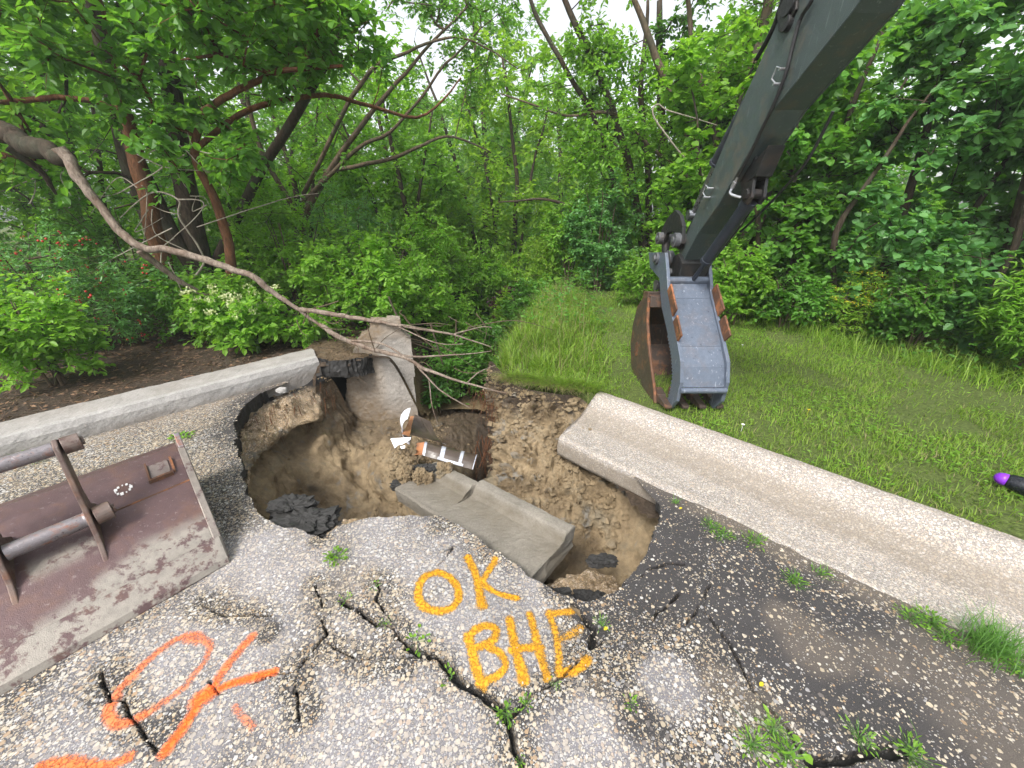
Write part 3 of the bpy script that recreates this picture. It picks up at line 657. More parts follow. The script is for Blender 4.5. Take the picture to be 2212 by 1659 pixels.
ss = np.concatenate([np.arange(0, .3, .015), np.arange(.3, 3.6, .05), np.arange(3.6, 9, .3)])
tag(extrude('concrete_gutter', SEC, gfr, g_end, ss, M['gutter'], stain_shade_f=g_stain, sub=4), 'long exposed-aggregate concrete gutter between the asphalt and the grass', 'gutter')

# fallen slabs: same section, measured from the raised back edge
SE2 = SEC.copy(); SE2[:, 0] = .69-SE2[:, 0]; SE2 = SE2[::-1]
def slab(name, O, d, a, width, L, seed, label, sk0=0., sk1=0.):
    O = np.array(O, float); d = np.array(d, float); d /= np.linalg.norm(d); a = np.array(a, float); a -= d*a.dot(d); a /= np.linalg.norm(a); u = np.cross(a, d); u *= np.sign(u[2])
    sec = np.array([(0, -.17), (0, -.03), (.008, -.004), (.03, 0), (.068, -.002), (.082, -.012), (.108, -.052), (.13, -.062), (.22, -.064), (.32, -.060), (width-.01, -.056), (width, -.07), (width, -.17), (width/2, -.175)])
    def fr(s, A, z): return O+d*np.asarray(s)[:, None]+a*A[:, None]+u*z[:, None]
    def so(s, A, z):
        e = np.exp(-s/.05)+np.exp(-(L-s)/.05)
        return s+A*(sk0*(1-s/L)+sk1*s/L)+e*(.03*fbm(np.stack([A*7, z*12, 0*A+s], -1), 1, 4, seed)+.02*np.sin(A*8+seed)*(1 if s > L/2 else 0))+0*A
    def streak_shade(s, A, z): return np.clip(.75*sstep(.07, .10, A)*(1-sstep(.16, .34, A))+.5*sstep(-.08, -.14, z)+.5*fbm(np.stack([s*5, A*5, z*5], -1), 1, 3, seed), 0, 1)  # damp flowline streak, deepened as painted shade so the ridge stands out
    return tag(extrude(name, sec, fr, so, np.linspace(0, L, int(L/.02)), M['slab'], sub=5, stain_shade_f=streak_shade, rough=.007, seed=seed), label, 'concrete slab', 'pieces of gutter fallen into the hole')
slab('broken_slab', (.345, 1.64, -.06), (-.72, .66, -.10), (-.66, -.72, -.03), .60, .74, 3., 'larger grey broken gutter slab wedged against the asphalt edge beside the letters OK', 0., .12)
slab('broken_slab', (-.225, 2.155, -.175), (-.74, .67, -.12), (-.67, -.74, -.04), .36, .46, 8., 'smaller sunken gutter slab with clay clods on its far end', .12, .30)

# left kerb
q = lambda u, v, z: (lambda w: ((w[0]-C0[0])*CN[0]+(w[1]-C0[1])*CN[1], z))(G(u, v, z))
KW = .40
KS = np.array([(0, -.14), (0, .0), (.006, .06), (.012, .105), (.038, .150), (.12, .153), (.25, .155), (KW-.03, .152), (KW, .14), (KW+.01, .0), (KW, -.14), (.2, -.14)])
def kfr(s, a, z): return np.stack([C0[0]+CD[0]*s+CN[0]*a, C0[1]+CD[1]*s+CN[1]*a, z+0*s], -1)
def k_end(s, a, z):
    e = np.exp(-max(0, C_END+.02-s)/.07)
    return s+0*a+e*(.03*fbm(np.stack([a*9, z*9, 0*a], -1), 1, 3, 4)+.10*sstep(.0, .35, a)+.03*z)
def k_st(s, a, z):
    top = sstep(.12, .145, z)*.45*sstep(.05, .12, a); low = sstep(.07, .0, z+.05*fbm(np.stack([s*4+0*a, a, z], -1), 1, 3, 2))*.6
    w = -.45*sstep(.09, .13, z)*(1-sstep(.05, .1, a))
    return np.clip(top+low+w+.35*fbm(np.stack([s*3+0*a, a*6, z*6], -1), 1, 4, 2), 0, 1)
ss = np.concatenate([np.arange(-4, -.6, .2), np.arange(-.6, C_END, .025), [C_END]])
tag(extrude('concrete_kerb', KS, kfr, k_end, ss, M['curb'], stain_shade_f=k_st, sub=4, rough=.006), 'pale concrete kerb overhanging the hole at its broken end on the left', 'kerb')

def rough_plate(name, outline, fr, thick, cell, mats, parent=None, rough=.006, seed=0., jag=.02, attrs=None, topmat=False, nb=1):
    """outline in local (a,b); fr(a,b,d)->xyz with d the depth behind the face"""
    pl = rough_line(outline, cell*1.5, jag, seed, True); lo = pl.min(0)-cell; hi = pl.max(0)+cell
    A, Bb, F = grid(np.arange(lo[0], hi[0], cell), np.arange(lo[1], hi[1], cell))
    F = F[inpoly(A, Bb, [tuple(x) for x in pl])[F].all(1)]; V = np.stack([A, Bb], -1); V, F = compact(V, F); n = len(V)
    E_ = np.concatenate([F[:, [0, 1]], F[:, [1, 2]], F[:, [2, 3]], F[:, [3, 0]]]); u_, ix, ct = np.unique(np.sort(E_, 1), axis=0, return_index=True, return_counts=True); be = E_[ix[ct == 1]]
    Vs = []; Fs = [F]; 
    for k in range(nb+1):
        d = thick*k/nb
        P = fr(V[:, 0], V[:, 1], d); P = P+np.stack([fbm(P, 9, 4, seed+c) for c in (0, 50, 90)], -1)*rough*1.6+np.stack([fbm(P, 40, 3, seed+c) for c in (0, 50, 90)], -1)*rough
        Vs.append(P)
        if k: Fs.append(np.stack([be[:, 1]+(k-1)*n, be[:, 0]+(k-1)*n, be[:, 0]+k*n, be[:, 1]+k*n], -1))
    Fs.append(F[:, ::-1]+nb*n); mi = np.concatenate([np.full(len(f), 0 if (i == 0 or not topmat) else 1) for i, f in enumerate(Fs)])
    V = np.concatenate(Vs); at = {k: v(V) for k, v in (attrs or {}).items()}
    return mesh(name, V, np.concatenate(Fs), mats, parent, smooth=False, attrs=at, mi=mi)
def plane_frame(P0, ax, bx, nx_):
    P0, ax, bx, nx_ = (np.array(t, float) for t in (P0, ax, bx, nx_))
    return lambda a, b, d: P0+ax*np.asarray(a)[:, None]+bx*np.asarray(b)[:, None]+nx_*d
WO = [(908, 960), (904, 900), (895, 790), (888, 735), (880, 722), (870, 716), (864, 688), (800, 690), (794, 714), (776, 722), (760, 760), (750, 800), (742, 880), (735, 965)]
wf = plane_frame((-1.0, 3.82, 0), (1, -.12, 0), (0, 0, 1), (-.28, 1, 0))
wp = []
for u, v in WO:
    x, y, d = ray(u, v); t = 3.70/(y+.12*x); X_ = np.array((x*t, y*t, CAM_H+d*t)); wp.append((X_[0]+1.0, X_[2]))
tag(rough_plate('concrete_headwall', wp, wf, .15, .018, M['wall'], rough=.006, seed=4., jag=.03, nb=5, attrs=dict(stain=lambda V: np.clip(sstep(-.35, -.75, V[:, 2])*.9+sstep(.2, .42, V[:, 2])*.7+sstep(-1.3, -1.55, V[:, 0])*.8+.5*fbm(V, 4, 4, 3), 0, 1))), 'tall upright concrete headwall with broken top at the back of the hole', 'retaining wall')

LED = [(-2.02, 3.74), (-1.86, 3.70), (-1.72, 3.66), (-1.6, 3.70), (-1.50, 3.78), (-1.42, 3.95), (-1.45, 4.25), (-1.8, 4.5), (-2.35, 4.45), (-2.3, 4.05), (-2.15, 3.85)]
tag(rough_plate('asphalt_ledge', LED, plane_frame((0, 0, .135), (1, 0, 0), (0, 1, 0), (0, 0, -1)), .20, .02, [M['ground'], M['tar']], rough=.016, seed=9., jag=.05, topmat=True, nb=6, attrs=dict(green=lambda V: 0*V[:, 0], field=lambda V: 0*V[:, 0], clay=lambda V: .25+0*V[:, 0])), 'thick black-edged asphalt ledge behind the end of the left kerb', 'asphalt ledge')

def rock(name, c, r, mat, seed, label, cat, group=None, amp=.35, R=(1, 1, 1), smooth=False, attrs=None):
    nu, nv = 48, 30; u = np.arange(nu)*2*math.pi/nu; v = np.linspace(0, math.pi, nv)
    U, Vv = np.meshgrid(u, v, indexing='ij'); P = np.stack([np.cos(U)*np.sin(Vv), np.sin(U)*np.sin(Vv), np.cos(Vv)], -1).reshape(-1, 3)
    k = 1+amp*fbm(P, 1.7, 3, seed*3.1)+amp*.5*fbm(P, 5, 3, seed)
    blk = np.max(np.abs(P), 1)**-.5; k = k+amp*.35*fbm(P, 13, 3, seed); P = P*(k*blk)[:, None]*np.array(R)*r+np.array(c)
    i, j = np.meshgrid(np.arange(nu), np.arange(nv-1), indexing='ij'); i2 = (i+1) % nu
    F = np.stack([i*nv+j, i*nv+j+1, i2*nv+j+1, i2*nv+j], -1).reshape(-1, 4)
    at = {k_: np.full(len(P), v_) for k_, v_ in (attrs or {}).items()}
    return tag(mesh(name, P, F, mat, smooth=smooth, attrs=at), label, cat, group)
ca = dict(gravel=0., humus_shade=0., tar=0.)
CL = [((-.80, 2.36, -.27), .055, 'crumbly clay clod on the left end of the sunken slab'), ((-.68, 2.31, -.25), .045, 'middle clay clod on the sunken slab in front of black scrap'), ((-.50, 2.34, -.22), .055, 'largest angular tan clay clod on the sunken slab beside black scrap'),
      ((-.88, 2.62, -.36), .10, 'clay clod on the soil mound below the white shards'), ((-.80, 2.50, -.3), .075, 'clay clod at the edge of the mound next to the sunken slab'), ((-1.0, 2.85, -.5), .09, 'clay clod behind the white triangular shard'), ((-.62, 2.30, -.26), .035, 'small clay clod under the lower taped strip')]
for i, (c, r, lb) in enumerate(CL): rock('clay_clod', c, r, M['clay'], i+2., lb, 'clay clod', 'clay clods around the sunken slab', .55, attrs=ca)
BLK = [((-.72, 2.42, -.27), .055, (1.4, .8, .5), 'black asphalt scrap under the torn brown strip'), ((-.58, 2.40, -.25), .045, (1.2, .9, .5), 'black scrap between two clay clods on the sunken slab'), ((-.83, 2.38, -.38), .06, (1.4, .8, .6), 'black lump at the left end of the sunken slab'),
       ((-1.18, 1.66, -.10), .13, (1.3, .8, .55), 'largest black asphalt lump at the near left rim of the hole'), ((-1.33, 1.80, -.09), .10, (1.2, .8, .5), 'black asphalt lump left of the largest lump on the rim'), ((-1.02, 1.62, -.12), .07, (1.1, .9, .6), 'small black asphalt lump right of the largest lump on the rim'),
       ((.40, 1.36, -.33), .075, (1.3, .8, .5), 'black asphalt piece lying in the right pocket of the hole'), ((.52, 1.60, -.3), .05, (1.6, .8, .5), 'flat black asphalt piece beyond the slab end in the right pocket'), ((.20, 1.30, -.2), .06, (1.5, .7, .5), 'black asphalt piece jammed under the end of the larger slab')]
for i, (c, r, R, lb) in enumerate(BLK): rock('asphalt_lump', c, r, M['tar'], i+20., lb, 'asphalt lump', 'loose asphalt lumps in the hole', .5, R)
mixa = dict(gravel=.9, humus_shade=0., tar=0.)
for i, (c, r, lb) in enumerate([((.44, 1.47, -.42), .12, 'gravelly rubble heap at the bottom of the right pocket'), ((-.86, 1.62, -.13), .11, 'gravelly rubble patch at the near rim right of the black lumps'), ((.30, 1.40, -.36), .1, 'gravelly rubble below the broken end of the larger slab')]):
    rock('gravel_rubble', c, r, M['clay'], i+50., lb, 'rubble', None, .4, (1.3, 1., .55), attrs=mixa)
rock('pale_stone', (-2.13, 3.22, .02), .035, M['curb'], 3., 'small pale stone on the asphalt below the kerb end', 'stone', R=(1.3, .8, .6), attrs=dict(stain=0.))

# ---- torn panels of a broken dome lying by the headwall ----
M['card'] = mat_flat('brown_film', (.075, .055, .042), .28, .5, scale=12, spec=.6)
M['card2'] = mat_flat('copper_film', (.38, .17, .08), .3, .4, scale=12, spec=.6)
M['tape'] = mat_flat('silvery_tape', (.42, .44, .5), .3, .6, scale=60, spec=.7)
M['white'] = mat_flat('white_plastic', (.75, .76, .82), .35, .08)
Z4 = lambda a, b, Y: D(822.8+.1488*a, 850.2+.1488*b, Y)
def sheet(name, quad, nu, nv, bulge, thick, mat, parent, lift=0., us=(0, 1), vs=(0, 1), jag=0.):
    """bilinear patch through four world corners with a bulge towards the viewer, given thickness"""
    a, b, c, d = (np.array(t, float) for t in quad); u, v = np.meshgrid(np.linspace(*us, nu), np.linspace(*vs, nv), indexing='ij'); u = u.ravel()[:, None]; v = v.ravel()[:, None]
    nn = np.cross(b-a, d-a); nn /= np.linalg.norm(nn); nn *= -np.sign(nn[1])
    P = a*(1-u)*(1-v)+b*u*(1-v)+c*u*v+d*(1-u)*v+nn*(bulge*4*v*(1-v)+lift+.004*fbm(np.c_[u*7, v*7, 0*u], 1, 3, 3)[:, None])
    if jag: P = P+(b-a)*jag*fbm(np.c_[v*5, 0*v, 0*v], 1, 3, 2)[:, None]*(np.abs(u-.5)*2)
    V = np.r_[P, P-nn*thick]; n = nu*nv; i, j = np.meshgrid(np.arange(nu-1), np.arange(nv-1), indexing='ij'); f = np.stack([i*nv+j, (i+1)*nv+j, (i+1)*nv+j+1, i*nv+j+1], -1).reshape(-1, 4)
    rim = np.r_[np.arange(nu)*nv, (nu-1)*nv+np.arange(1, nv), (np.arange(nu-1)[::-1])*nv+nv-1, np.arange(1, nv-1)[::-1]]; r2 = np.roll(rim, -1)
    return mesh(name, V, np.concatenate([f, f[:, ::-1]+n, np.stack([rim, r2, r2+n, rim+n], -1)]), mat, parent, smooth=False)
# corner order: a left-low, b right-low, c right-top, d left-top
q1 = [Z4(420, 600, 2.72), Z4(960, 735, 2.72), Z4(720, 410, 3.08), Z4(490, 300, 3.08)]
q2 = [Z4(600, 890, 2.58), Z4(1335, 1100, 2.52), Z4(1400, 885, 2.72), Z4(640, 700, 2.74)]
r1 = sheet('torn_panel', q1, 14, 14, .05, .004, M['card'], None, jag=.03); tag(r1, 'upper torn brown translucent panel edged with silvery tape against the headwall', 'torn panel', 'torn panels by the headwall')
sheet('tape_strip', q1, 3, 12, .05, .002, M['tape'], r1, .003, (.0, .05), (.55, 1)); sheet('tape_strip', q1, 3, 12, .05, .002, M['tape'], r1, .003, (.93, 1.), (.05, 1))
sheet('tape_strip', q1, 12, 3, .05, .002, M['tape'], r1, .003, (.0, .9), (.93, 1.))
q1b = [Z4(300, 585, 2.70), Z4(415, 620, 2.69), Z4(475, 330, 3.02), Z4(430, 330, 3.02)]; sheet('copper_flap', q1b, 5, 8, .03, .004, M['card2'], r1)
r2 = sheet('torn_panel', q2, 20, 10, .045, .004, M['card'], None, jag=.01); tag(r2, 'lower torn brown strip with three silvery tape bands lying over the sunken slab', 'torn panel', 'torn panels by the headwall')
for u0, u1 in ((.0, .05), (.33, .41), (.70, .76), (.985, 1.)): sheet('tape_strip', q2, 3, 10, .045, .002, M['tape'], r2, .003, (u0, u1))
sheet('tape_strip', q2, 16, 3, .045, .002, M['tape'], r2, .0045, (.3, .8), (0., .08)); q2b = [Z4(478, 890, 2.58), Z4(605, 888, 2.57), Z4(640, 705, 2.74), Z4(520, 720, 2.76)]; sheet('copper_flap', q2b, 5, 8, .03, .004, M['card2'], r2)
# white dome piece and shards
mb = MB(); nu, nv = 18, 8; cW = Z4(420, 470, 2.86); 
V = []; 
for k in range(nv):
    for i in range(nu):
        a = rad(100+150*i/(nu-1)); e = k/(nv-1)
        V.append(cW+np.array((math.cos(a)*.13*(1-.45*e)-.0, .06*(1-e)-.10*e*e, math.sin(a)*.15*(1-.12*e)))+np.array((.03, 0, 0)))
V = np.array(V); i, j = np.meshgrid(np.arange(nv-1), np.arange(nu-1), indexing='ij'); f = np.stack([i*nu+j, i*nu+j+1, (i+1)*nu+j+1, (i+1)*nu+j], -1).reshape(-1, 4)
wd = mesh('dome_shell', V, f, M['white'], smooth=True); sm = wd.modifiers.new('solid', 'SOLIDIFY'); sm.thickness = .004
tag(wd, 'curved white plastic dome piece behind the upper torn panel', 'plastic shell')
SH = [[(140, 652), (300, 640), (438, 632), (425, 665), (365, 700), (320, 730), (250, 745), (200, 790)], [(278, 762), (350, 752), (348, 790), (300, 800)]]
for k, s_ in enumerate(SH):
    pts = np.array([Z4(a, b, 2.66+(b-650)*-.0004) for a, b in s_]); n = len(pts); back = pts+np.array((0, .006, -.002)); i = np.arange(n); j = (i+1) % n
    mesh_ = mesh('plastic_shard', np.r_[pts, back], [i[None], i[::-1][None]+n, np.stack([i, j, j+n, i+n], -1)], M['white'])
    tag(mesh_, ['larger white triangular plastic shard on the clay mound', 'tiny white plastic shard below the triangular one'][k], 'plastic shard')

# =============== excavator arm with bucket and thumb ===============
M['paint'] = mat_metal('dark_machine_paint', (.07, .093, .092), (.17, .20, .205), .75, (.12, .085, .06), .3, .42)
M['paint_dark'] = mat_metal('black_steel', (.02, .021, .022), (.09, .1, .11), .3, (.1, .06, .04), .15, .45)
M['cyl'] = mat_metal('cylinder_paint', (.035, .042, .058), (.10, .11, .13), .25, (.08, .05, .035), .1, .38)
M['chrome'] = mat_metal('rod_steel', (.30, .31, .33), (.5, .5, .5), .3, (.1, .06, .04), .1, .25, metal=.9)
M['thumb'] = mat_metal('thumb_paint', (.115, .14, .185), (.42, .45, .5), .5, (.12, .08, .05), .15, .34)
M['rusty'] = mat_metal('rusty_bucket_steel', (.075, .055, .045), (.3, .25, .2), .4, (.16, .075, .04), .7, .5)
M['rustbar'] = mat_metal('rusted_plate', (.12, .06, .035), (.35, .2, .12), .4, (.3, .12, .05), .8, .7)
M['grey_steel'] = mat_metal('pin_steel', (.10, .105, .115), (.35, .35, .36), .5, (.13, .08, .05), .3, .45)
M['rubber'] = mat_flat('rubber_hose', (.012, .012, .013), .4, .3)
M['silver'] = mat_metal('zinc_fitting', (.45, .47, .5), (.7, .7, .7), .4, (.2, .12, .06), .2, .35, metal=.8)
def XP(u, v, x):
    rx, ry, rz = ray(u, v); t = x/rx; return np.array((x, ry*t, CAM_H+rz*t))
XL, XR = 1.25, 1.59
ex = empty('excavator_arm', (1.46, 3.3, .12), 'dark grey excavator arm reaching down from top right with rusty bucket on the grass', 'excavator')
def part(mb, name, mat, parent=ex, **kw):
    o = mb.build(name, mat, None, **kw)
    if parent is ex: under(o, ex)
    else: o.parent = parent
    return o
xyz = lambda p, z, w: (w, p, z)
back = [(3.40, 1.08), (3.30, 1.28), (3.23, 1.40), (2.82, 2.09), (2.60, 2.42), (2.42, 2.62), (2.05, 3.0), (1.7, 3.5), (1.2, 4.1)]
front = [(.5, 3.9), (1.15, 3.1), (1.62, 2.62), (2.04, 2.27), (2.44, 2.02), (2.83, 1.57), (3.05, 1.38), (3.19, 1.20), (3.27, 1.05)]
mb = MB(); mb.prism(back+front, 1.375, 1.545, xyz); stick = part(mb, 'stick', M['paint'], bevel=.006)
mb = MB()      # weld seam / edge flange on the underside
for x in (1.375, 1.545): mb.tube([(x, p, z) for p, z in front[1:-1]], .006, 6)
w_ = part(mb, 'edge_weld', M['paint'], stick)
mb = MB(); mb.prism([(3.42, 1.03), (3.43, 1.16), (3.28, 1.22), (3.16, 1.16), (3.2, 1.02), (3.3, .98)], 1.345, 1.575, xyz); part(mb, 'nose_casting', M['paint_dark'], bevel=.008)
# bosses on the stick's left face
mb = MB()
for (u, v), r, x0 in (((1700, 8), .05, 1.345), ((1694, 50), .035, 1.35)):
    c = XP(u, v, x0); mb.tube([c, c+np.array((.03, 0, 0))], r, 20)
mb.prism([tuple(XP(u, v, 1.36)[1:]) for u, v in ((1685, -10), (1722, -10), (1718, 20), (1696, 62), (1680, 68), (1678, 30))], 1.36, 1.375, xyz)
part(mb, 'pin_boss', M['paint_dark'], bevel=.004)
# bucket cylinder on the back of the stick
a_, b_ = np.array((1.46, 2.52, 2.53)), np.array((1.46, 3.15, 1.855)); d_ = (b_-a_)/np.linalg.norm(b_-a_)
mb = MB(); mb.tube([a_, a_+d_*.18, a_+d_*.181, b_-d_*.001, b_, b_+d_*.02], [.05, .05, .042, .042, .048, .048], 24); c1 = part(mb, 'bucket_cylinder', M['cyl'], smooth=False)
mb = MB(); mb.tube([b_, (1.46, 3.40, 1.50)], .022, 16); mb.tube([(1.42, 3.40, 1.50), (1.50, 3.40, 1.50)], .04, 16); part(mb, 'cylinder_rod', M['chrome'], c1)
mb = MB(); mb.tube(catmull([(1.39, 2.42, 2.70), (1.375, 2.56, 2.56), (1.38, 2.63, 2.42), (1.385, 2.75, 2.32)], 12), .012, 8); mb.tube(catmull([(1.40, 2.36, 2.72), (1.36, 2.50, 2.60), (1.37, 2.60, 2.46)], 12), .010, 8); part(mb, 'cylinder_hose', M['rubber'], c1)
# bell crank and link
for k, x in enumerate((1.335, 1.56)):
    mb = MB(); mb.prism([(3.22, 1.30), (3.27, 1.25), (3.34, 1.27), (3.44, 1.38), (3.56, 1.36), (3.62, 1.25), (3.70, 1.27), (3.71, 1.36), (3.62, 1.47), (3.46, 1.54), (3.34, 1.50), (3.25, 1.42)], x, x+.03, xyz)
    part(mb, 'crank_plate', M['paint_dark'], bevel=.004)
for (p, z), r, x0, x1 in (((3.28, 1.32), .055, 1.29, 1.63), ((3.65, 1.31), .05, 1.29, 1.63)):
    mb = MB(); mb.tube([(x0, p, z), (x0+.045, p, z), (x0+.046, p, z), (x1-.046, p, z), (x1-.045, p, z), (x1, p, z)], [r, r, r*.7, r*.7, r, r], 20); mb.tube([(x0-.012, p, z), (x0, p, z)], r*.45, 12)
    part(mb, 'crank_pin', M['grey_steel'], bevel=.002)
mb = MB()
for x in (1.37, 1.53): mb.tube([(x, 3.65, 1.31), (x, 3.60, 1.1), (x, 3.53, .92)], [.035, .028, .035], 10)
part(mb, 'bucket_link', M['paint_dark'])
# thumb
side_out = [(1404, 545), (1440, 545), (1444, 590), (1446, 632), (1457, 692), (1466, 736), (1474, 781), (1473, 826), (1464, 866), (1450, 882)]
side_in = [(1444, 872), (1452, 845), (1457, 811), (1454, 766), (1446, 722), (1432, 662), (1427, 600), (1405, 575)]
so_ = [XP(u, v, XL)[1:] for u, v in side_out]; si_ = []
for (u0, v0), (u1, v1) in zip(side_in[:-1], side_in[1:]):
    a_, b_ = XP(u0, v0, XL)[1:], XP(u1, v1, XL)[1:]; L = np.linalg.norm(b_-a_); n = max(1, int(L/.026)); nr = np.array((b_[1]-a_[1], -(b_[0]-a_[0])))/L
    for k in range(n):
        si_.append(a_+(b_-a_)*k/n)
        if v0 > 730 and n > 1: si_.append(a_+(b_-a_)*(k+.55)/n-nr*.024*(1 if (b_-a_)[1] > 0 else -1)*-1)
OUT = [tuple(t) for t in so_+si_]
th = None
for k, x in enumerate((XL, XR)):
    mb = MB(); mb.prism(OUT, x-.013, x+.013, xyz); th_ = part(mb, 'thumb_side_plate', M['thumb'], bevel=.002)
def tline(x, f=1.):     # mid line of the thumb between its edges
    o = [XP(u, v, XL)[1:] for u, v in [(1444, 600), (1449, 640), (1461, 700), (1469, 745), (1475, 790), (1474, 835)]]
    return [(x, p+.035*f, z-.02*f) for p, z in o]
mb = MB(); L0 = tline(0)
for k in range(len(L0)-1):
    (_, p0, z0), (_, p1, z1) = L0[k], L0[k+1]; nr = np.array((-(z1-z0), p1-p0)); nr /= np.linalg.norm(nr); nr *= .006 if nr[0] > 0 else -.006
    g = .0015*(k % 2)
    mb.prism([(p0-g, z0-g), (p1-g, z1-g), (p1+2*nr[0], z1+2*nr[1]), (p0+2*nr[0], z0+2*nr[1])], XL+.013, XR-.013, xyz)
part(mb, 'thumb_shell', M['thumb'])
mb = MB(); p_ = XP(1474, 843, XL)[1:]; mb.tube([(XL, p_[0]+.03, p_[1]-.015), (XR, p_[0]+.03, p_[1]-.015)], .022, 16); part(mb, 'thumb_crossbar', M['thumb']); mb = MB(); p_ = XP(1442, 612, XL)[1:]; mb.tube([(XL, p_[0]+.03, p_[1]+.02), (XR, p_[0]+.03, p_[1]+.02)], .03, 16); part(mb, 'thumb_crossbar', M['thumb'])
mb = MB()
for x in (XL, XR):
    p_ = XP(1423, 558, XL)[1:]; sgn = -1 if x == XL else 1
    mb.tube([(x-.03, p_[0], p_[1]), (x+.03, p_[0], p_[1])], .05, 20); mb.tube([(x, p_[0], p_[1]), (x+sgn*.05, p_[0], p_[1])], .03, 16); mb.tube([(x+.07*-sgn, p_[0], p_[1]), (x+.11*-sgn, p_[0], p_[1])], .065, 20)
mb.tube([(XL, p_[0], p_[1]), (XR, p_[0], p_[1])], .028, 14); part(mb, 'thumb_pivot_pin', M['grey_steel'], bevel=.003)
for sgn, x in ((-1, XL), (1, XR)):
    for (u0, v0), (u1, v1) in (((1444, 628), (1456, 682)), ((1457, 694), (1466, 737))):
        a_, b_ = XP(u0, v0, XL)[1:], XP(u1, v1, XL)[1:]; tdir = (b_-a_)/np.linalg.norm(b_-a_); out = np.array((tdir[1], -tdir[0])); out *= -np.sign(out[0])
        if out[0] > 0: out = -out
        c0 = a_+out*.0; P = []
        for ww, oo in ((0, -.02), (.014, -.02), (.018, .085), (.004, .085)):
            for q_ in (a_, b_): P.append((x+sgn*(-.002+ww), q_[0]+out[0]*oo, q_[1]+out[1]*oo))
        P = np.array(P); mb = MB(); mb.hexa(P[[0, 2, 3, 1, 6, 4, 5, 7]]); part(mb, 'thumb_wear_plate', M['rustbar'], bevel=.002)
# thumb cylinder
t0, t1, t2 = np.array((1.47, 2.60, 1.63)), np.array((1.46, 3.02, 1.185)), np.array((1.455, 3.27, .92)); d_ = (t1-t0)/np.linalg.norm(t1-t0)
mb = MB(); mb.tube([t0+d_*.05, t0+d_*.10, t0+d_*.101, t1-d_*.03, t1-d_*.029, t1], [.046, .046, .040, .040, .045, .045], 24); tc_ = part(mb, 'thumb_cylinder', M['cyl'])
mb = MB(); mb.tube([t1, t2], .018, 14); part(mb, 'cylinder_rod', M['cyl'], tc_)
mb = MB(); mb.tube([t2+(-.05, 0, 0), t2+(.05, 0, 0)], .028, 14); part(mb, 'rod_pin', M['grey_steel'], tc_)
for x in (-.045, .035): mb = MB(); mb.prism([(t2[1]-.02, t2[2]-.05), (t2[1]+.09, t2[2]-.07), (t2[1]+.10, t2[2]+.06), (t2[1]-.02, t2[2]+.05), (t2[1]-.04, t2[2])], t2[0]+x, t2[0]+x+.014, xyz); part(mb, 'rod_lug', M['thumb'])
mb = MB()
for x in (-.045, .028): mb.prism([(t0[1]-.05, t0[2]-.02), (t0[1]-.02, t0[2]-.06), (t0[1]+.05, t0[2]-.03), (t0[1]+.12, t0[2]+.08), (t0[1]-.0, t0[2]+.20)], t0[0]+x, t0[0]+x+.018, xyz)
mb.tube([t0+(-.06, 0, 0), t0+(.06, 0, 0)], .028, 14); mb.prism([(2.50, 1.86), (2.49, 1.87), (2.55, 1.72), (2.62, 1.70), (2.60, 1.80)], t0[0]-.05, t0[0]+.05, xyz); part(mb, 'cylinder_bracket', M['paint_dark'], bevel=.002)
mb = MB()
for off in ((.045, .0), (.05, .02)): mb.tube(catmull([t0+d_*.12+(off[0], 0, off[1]), t0+d_*.25+(off[0]+.012, 0, off[1]), t0+d_*.4+(off[0], -.01, off[1]), t1-d_*.03+(off[0], 0, off[1])], 14), .009, 8)
part(mb, 'cylinder_hose', M['rubber'], tc_)
for k in (.22, .34, .46): mb = MB(); mb.tube([t0+d_*k+(.052, 0, .01), t0+d_*(k+.03)+(.052, 0, .01)], .014, 10); part(mb, 'hose_fitting', M['silver'], tc_)
mb = MB(); mb.tube(catmull([XP(u, v, 1.56) for u, v in ((1800, 240), (1745, 345), (1690, 410), (1640, 462), (1600, 500))], 20), .008, 8); part(mb, 'return_hose', M['rubber'])
# hose on the left face with clips
hp = [XP(u, v, 1.352) for u, v in ((1770, -60), (1753, 0), (1729, 40), (1712, 100), (1697, 159), (1673, 222), (1646, 278), (1618, 337), (1594, 381))]
mb = MB(); mb.tube(catmull(hp, 40), .0095, 10); part(mb, 'hydraulic_hose', M['rubber'])
mb = MB(); e_ = XP(1594, 381, 1.352); mb.tube(catmull([e_, XP(1582, 405, 1.352), XP(1578, 418, 1.34), XP(1600, 426, 1.39)], 12), .008, 8); mb.tube([XP(1588, 392, 1.352), XP(1582, 405, 1.352)], .013, 8); part(mb, 'hose_elbow', M['silver'])
for (u, v), hgt in (((1690, 162), 1), ((1534, 412), 1)):
    c = XP(u, v, 1.372); ax_ = np.array((0, -.42, .9)); ax_ /= np.linalg.norm(ax_); bx_ = np.array((0, -.9, -.42))
    mb = MB(); mb.tube([c+bx_*.03+ax_*.03, c+bx_*.03+ax_*.03+(-.03, 0, 0), c+(-.035, 0, 0)+bx_*-.02+ax_*.03, c+(-.035, 0, 0)+bx_*-.02-ax_*.02, c+(-.03, 0, 0)+bx_*.03-ax_*.03, c+bx_*.03-ax_*.03], .0045, 8)
    for q_ in (.03, -.03): mb.tube([c+bx_*.03+ax_*q_+(.0, 0, 0), c+bx_*.03+ax_*q_+(-.045, 0, 0)], .007, 6)
    part(mb, 'hose_clip', M['silver'])
